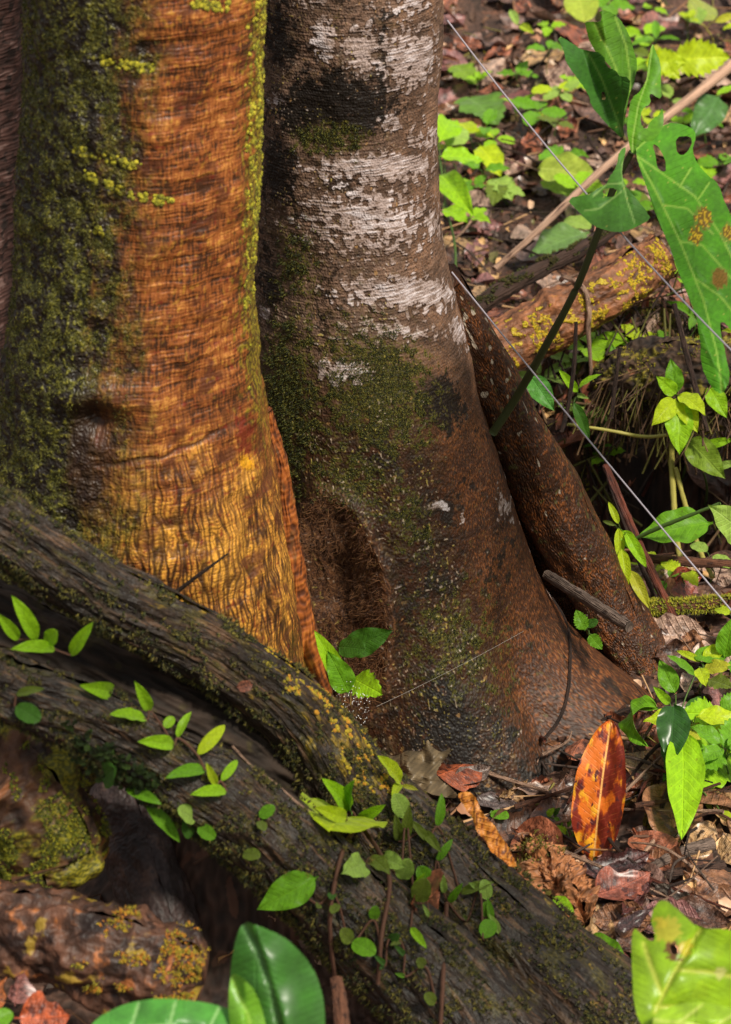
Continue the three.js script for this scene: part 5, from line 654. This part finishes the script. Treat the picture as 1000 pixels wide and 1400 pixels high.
// ---------------------------------------------------------------- leaf litter
const clear = (x, z) => {
  if (bump(x, z, 0.49, -0.72, 0.13) > 0.3) return false; // away from the trunks and the logs' own footprints
  if (((x - 0.03) / 0.2) ** 2 + ((z + 0.14) / 0.22) ** 2 < 1) return false;
  if (((x + 0.27) / 0.2) ** 2 + ((z - 0.15) / 0.2) ** 2 < 1) return false;
  return true;
};
const inView = (p) => { const r = p.clone().sub(CAM), d = r.dot(V(0, -0.5, -0.8660254)), x = 500 + r.x / d * F, y = 700 - (r.y * 0.8660254 - r.z * 0.5) / d * F; return { x, y, seen: x > -10 && x < 1010 && y > -10 && y < 1410 }; };
{
  let n = 0; const spots = [];
  for (let k = 0; k < 9000 && n < 285; k++) {
    const px = rr(520, 1010), py = rr(-10, 1330); if (px < 600 && py < 990) continue; if (px < 590 + py * 0.1 && py < 420) continue; if (px < 600 + (py - 400) * 0.62 && py > 400 && py < 990) continue; if (py > 1090 && px < 660 + (py - 1090) * 0.75) continue;
    if (Math.hypot((px - 895) / 75, (py - 640) / 65) < 1) continue;
    const g = onG(px, py, 0); if (!clear(g.x, g.z)) continue; if (spots.some((s) => s.distanceTo(g) < 0.035)) continue; if (Math.hypot((px - 815) / 60, (py - 1170) / 60) < 1) continue; spots.push(g);
    const kc = Math.floor(rnd() * 7), m = single('litter_leaf', pick(L.dead), M.dead[kc], ['mid brown', 'rusty red brown', 'dull purplish brown', 'pale pinkish brown', 'tan yellow brown', 'mauve brown', 'very dark brown'][kc] + ' curled dead leaf among the ground litter', 'dead leaf', 'dead leaves littering the forest floor');
    const a = rr(0, 6.28), len = rr(0.05, 0.155), b = V(g.x - Math.cos(a) * len / 2, 0, g.z - Math.sin(a) * len / 2), t = V(g.x + Math.cos(a) * len / 2, 0, g.z + Math.sin(a) * len / 2);
    b.y = groundH(b.x, b.z) + rr(0.008, 0.03); t.y = groundH(t.x, t.z) + rr(0.008, 0.035); orient(m, b, t, wobble(up, 0.45)); m.scale.x *= rr(0.8, 1.4); n++;
  }
  let tw = 0;
  for (let k = 0; k < 4000 && tw < 170; k++) {
    const px = rr(600, 1010), py = rr(-10, 1260); if (px < 600 + Math.max(0, py - 400) * 0.62 && py < 990) continue; if (py > 1090 && px < 700 + (py - 1090) * 0.75) continue;
    const g = onG(px, py, 0); if (!clear(g.x, g.z)) continue; const a = rr(0, 6.28), len = rr(0.05, 0.2), r = rr(0.0009, 0.0028), pts = [];
    for (let i = -1; i <= 1; i++) { const x = g.x + Math.cos(a) * len / 2 * i + rr(-0.01, 0.01), z = g.z + Math.sin(a) * len / 2 * i; pts.push({ p: V(x, groundH(x, z) + rr(0.015, 0.05), z), r: r * (1 - 0.3 * i) }); }
    const kt = Math.floor(rnd() * 5); single('litter_twig', stick(pts, 6, 12, 0.2), [M.paleWood, M.brownWood, M.darkWood, M.redWood, M.greyWood][kt], 'thin dry ' + ['pale', 'brown', 'blackish', 'reddish', 'grey'][kt] + ' twig lying in the ground litter', 'twig', 'twigs in the ground litter'); tw++;
  }
  // small green ground seedlings
  let sd = 0;
  for (let k = 0; k < 3000 && sd < 78; k++) {
    const px = rr(615, 1005), py = rr(-5, 1120); if (px < 610 + Math.max(0, py - 400) * 0.62 && py < 990) continue; if (py > 880 && px < 930) continue; if (Math.hypot((px - 905) / 60, (py - 650) / 50) < 1) continue; if (px < 900 && py > 320 && py < 480) continue;
    const g = onG(px, py, 0); if (!clear(g.x, g.z)) continue; const hub = g.clone().add(V(rr(-0.01, 0.01), rr(0.025, 0.07), 0)), list = [], nL = 2 + Math.floor(rnd() * 3), kind = pick(['broad', 'oval', 'serr', 'lance']), mat = pick(['bright', 'mid', 'lime', 'pale', 'olive', 'bright', 'mid']), a0 = rr(0, 6.28), len = rr(0.028, 0.07);
    for (let i = 0; i < nL; i++) { const a = a0 + i * 6.28 / nL + rr(-0.3, 0.3); list.push([hub.clone().add(V(Math.cos(a) * 0.004, rr(0, 0.006), Math.sin(a) * 0.004)), hub.clone().add(V(Math.cos(a) * len, rr(-0.01, 0.025), Math.sin(a) * len)), mat, kind, up]); }
    sprig('ground_seedling', 'small ' + { bright: 'bright green', mid: 'mid green', lime: 'lime green', pale: 'pale green', olive: 'olive green' }[mat] + ' seedling with ' + ['', '', 'two', 'three', 'four'][nL] + ' ' + { broad: 'pointed', oval: 'round', serr: 'toothed', lance: 'narrow' }[kind] + ' leaves in the litter', g, list, 'small seedlings in the ground litter', M.stemGreen, 0.0012); sd++;
  }
  // fine litter: fragments beyond counting
  const frag = leafGeo({ w: 0.6, p: 0.4, q: 0.5, fold: 0.4, bend: 0.4, wave: 0.1, nu: 3, nv: 5, stem: 0 }); frag.rotateX(0).translate(0, 0, -0.5);
  const fm = std({ color: 0xffffff, roughness: 0.65, side: THREE.DoubleSide, clearcoat: 0.2, clearcoatRoughness: 0.4 });
  const im = scatter(scene, 'leaf_litter_fragments', frag, fm, 9000, () => { const x = rr(-1.3, 1.6), z = 0.8 - 5.2 * Math.pow(rnd(), 1.2); if (!clear(x, z)) return null; return { p: V(x, groundH(x, z) + rr(0.0, 0.018), z), n: wobble(V(0, 1, 0), 0.7) }; }, () => rr(0.008, 0.036), () => pick([[120, 84, 60], [168, 118, 88], [96, 70, 54], [204, 164, 132], [66, 50, 42], [150, 116, 104], [214, 168, 112], [92, 78, 68], [112, 104, 60]]));
  tag(im, 'crumbled brown leaf fragments strewn over the forest soil', 'litter', undefined, 'stuff');
  const needle = new THREE.CylinderGeometry(0.02, 0.03, 1, 4, 1); needle.rotateX(Math.PI / 2);
  const im2 = scatter(scene, 'fine_twig_litter', needle, std({ color: 0xffffff }), 2600, () => { const x = rr(-0.9, 1.4), z = 0.7 - 4.4 * rnd(); if (!clear(x, z)) return null; return { p: V(x, groundH(x, z) + rr(0.006, 0.03), z), n: wobble(V(0, 1, 0), 0.4) }; }, () => rr(0.02, 0.08), () => pick([[140, 100, 70], [90, 62, 46], [186, 146, 104], [60, 44, 36], [120, 110, 50]]));
  tag(im2, 'fine broken twigs and rootlets strewn over the soil', 'litter', undefined, 'stuff');
  const im3 = scatter(scene, 'ground_moss', tuftGeo, mossM, 9000, () => { const q = rnd(); let x, z; if (q < 0.45) { x = 0.46 + rr(-0.16, 0.22); z = -0.95 + rr(-0.12, 0.2); } else if (q < 0.8) { x = 0.43 + rr(-0.14, 0.16); z = 0.1 + rr(-0.12, 0.14); } else { x = rr(0.15, 1); z = rr(-2.6, 0.3); } if (N2(x * 14, z * 14) < 0.02 || !clear(x, z)) return null; return { p: V(x, groundH(x, z) + 0.004, z), n: wobble(V(0, 1, 0), 0.4) }; }, () => rr(0.003, 0.009), () => pick([[110, 106, 34], [80, 82, 28], [140, 134, 44], [60, 62, 24], [170, 150, 40]]));
  tag(im3, 'patchy moss on the soil and the root bank', 'moss', undefined, 'stuff');
  // rootlets hanging in the bank under the fallen log
  const im4 = scatter(scene, 'hanging_rootlets', needle.clone().rotateX(-Math.PI / 2).translate(0, -0.5, 0), std({ color: 0xffffff }), 260, () => { const x = rr(0.28, 0.75), z = -0.92 + rr(-0.08, 0.14); return { p: V(x, groundH(x, z) + rr(0.02, 0.12), z), n: wobble(V(0, 1, -0.3), 1.1) }; }, () => rr(0.03, 0.1), () => pick([[70, 50, 36], [100, 76, 50], [50, 36, 28], [96, 92, 40]]));
  tag(im4, 'tangle of thin rootlets hanging from the bank below the fallen log', 'roots', undefined, 'stuff');
}
// ---------------------------------------------------------------- unseen leafy boughs, added overhead to break up the sunlight
{
  const sd = sun.position.clone().sub(sun.target.position).normalize();
  const boughs = [[P(60, 880, 2.75), 1.75, 0.2], [P(250, 1040, 2.8), 1.8, 0.2], [P(480, 1200, 2.9), 1.85, 0.2], [P(640, 1290, 2.95), 1.9, 0.16], [P(600, 720, 3.45), 2.1, 0.15]];
  boughs.forEach(([t, d, r], i) => {
    const c = t.clone().addScaledVector(sd, d), T = thing('added_shade_bough', 'unseen leafy bough added overhead to shade the trunks and logs', 'branch', 'unseen boughs added for shade', c), root = c.clone().add(V(1.6, 1.5, -1.2));
    part(T, 'limb', stick([{ p: root, r: 0.03 }, { p: root.clone().lerp(c, 0.6).add(V(0, 0.12, 0)), r: 0.018 }, { p: c, r: 0.008 }], 8, 30), M.brownWood);
    const gs = [], q = new THREE.Mesh(L.broad[0]);
    for (let k = 0; k < (i < 2 ? 12 : 22); k++) { const b = c.clone().add(V(rr(-1, 1), rr(-0.35, 0.35), rr(-1, 1)).multiplyScalar(r)); orient(q, b, b.clone().add(V(rr(-1, 1), rr(-0.5, 0.1), rr(-1, 1)).normalize().multiplyScalar(rr(0.08, 0.16))), wobble(V(0, 1, 0), 0.4)); q.updateMatrix(); gs.push(L.broad[0].clone().applyMatrix4(q.matrix)); }
    const f = part(T, 'foliage', mergeGeometries(gs), M.mid); f.userData.kind = 'stuff';
  });
}
scene.traverse((o) => { if (o.isMesh) { o.castShadow = true; o.receiveShadow = true; } });
console.log('built', scene.children.length);
renderer.render(scene, camera);
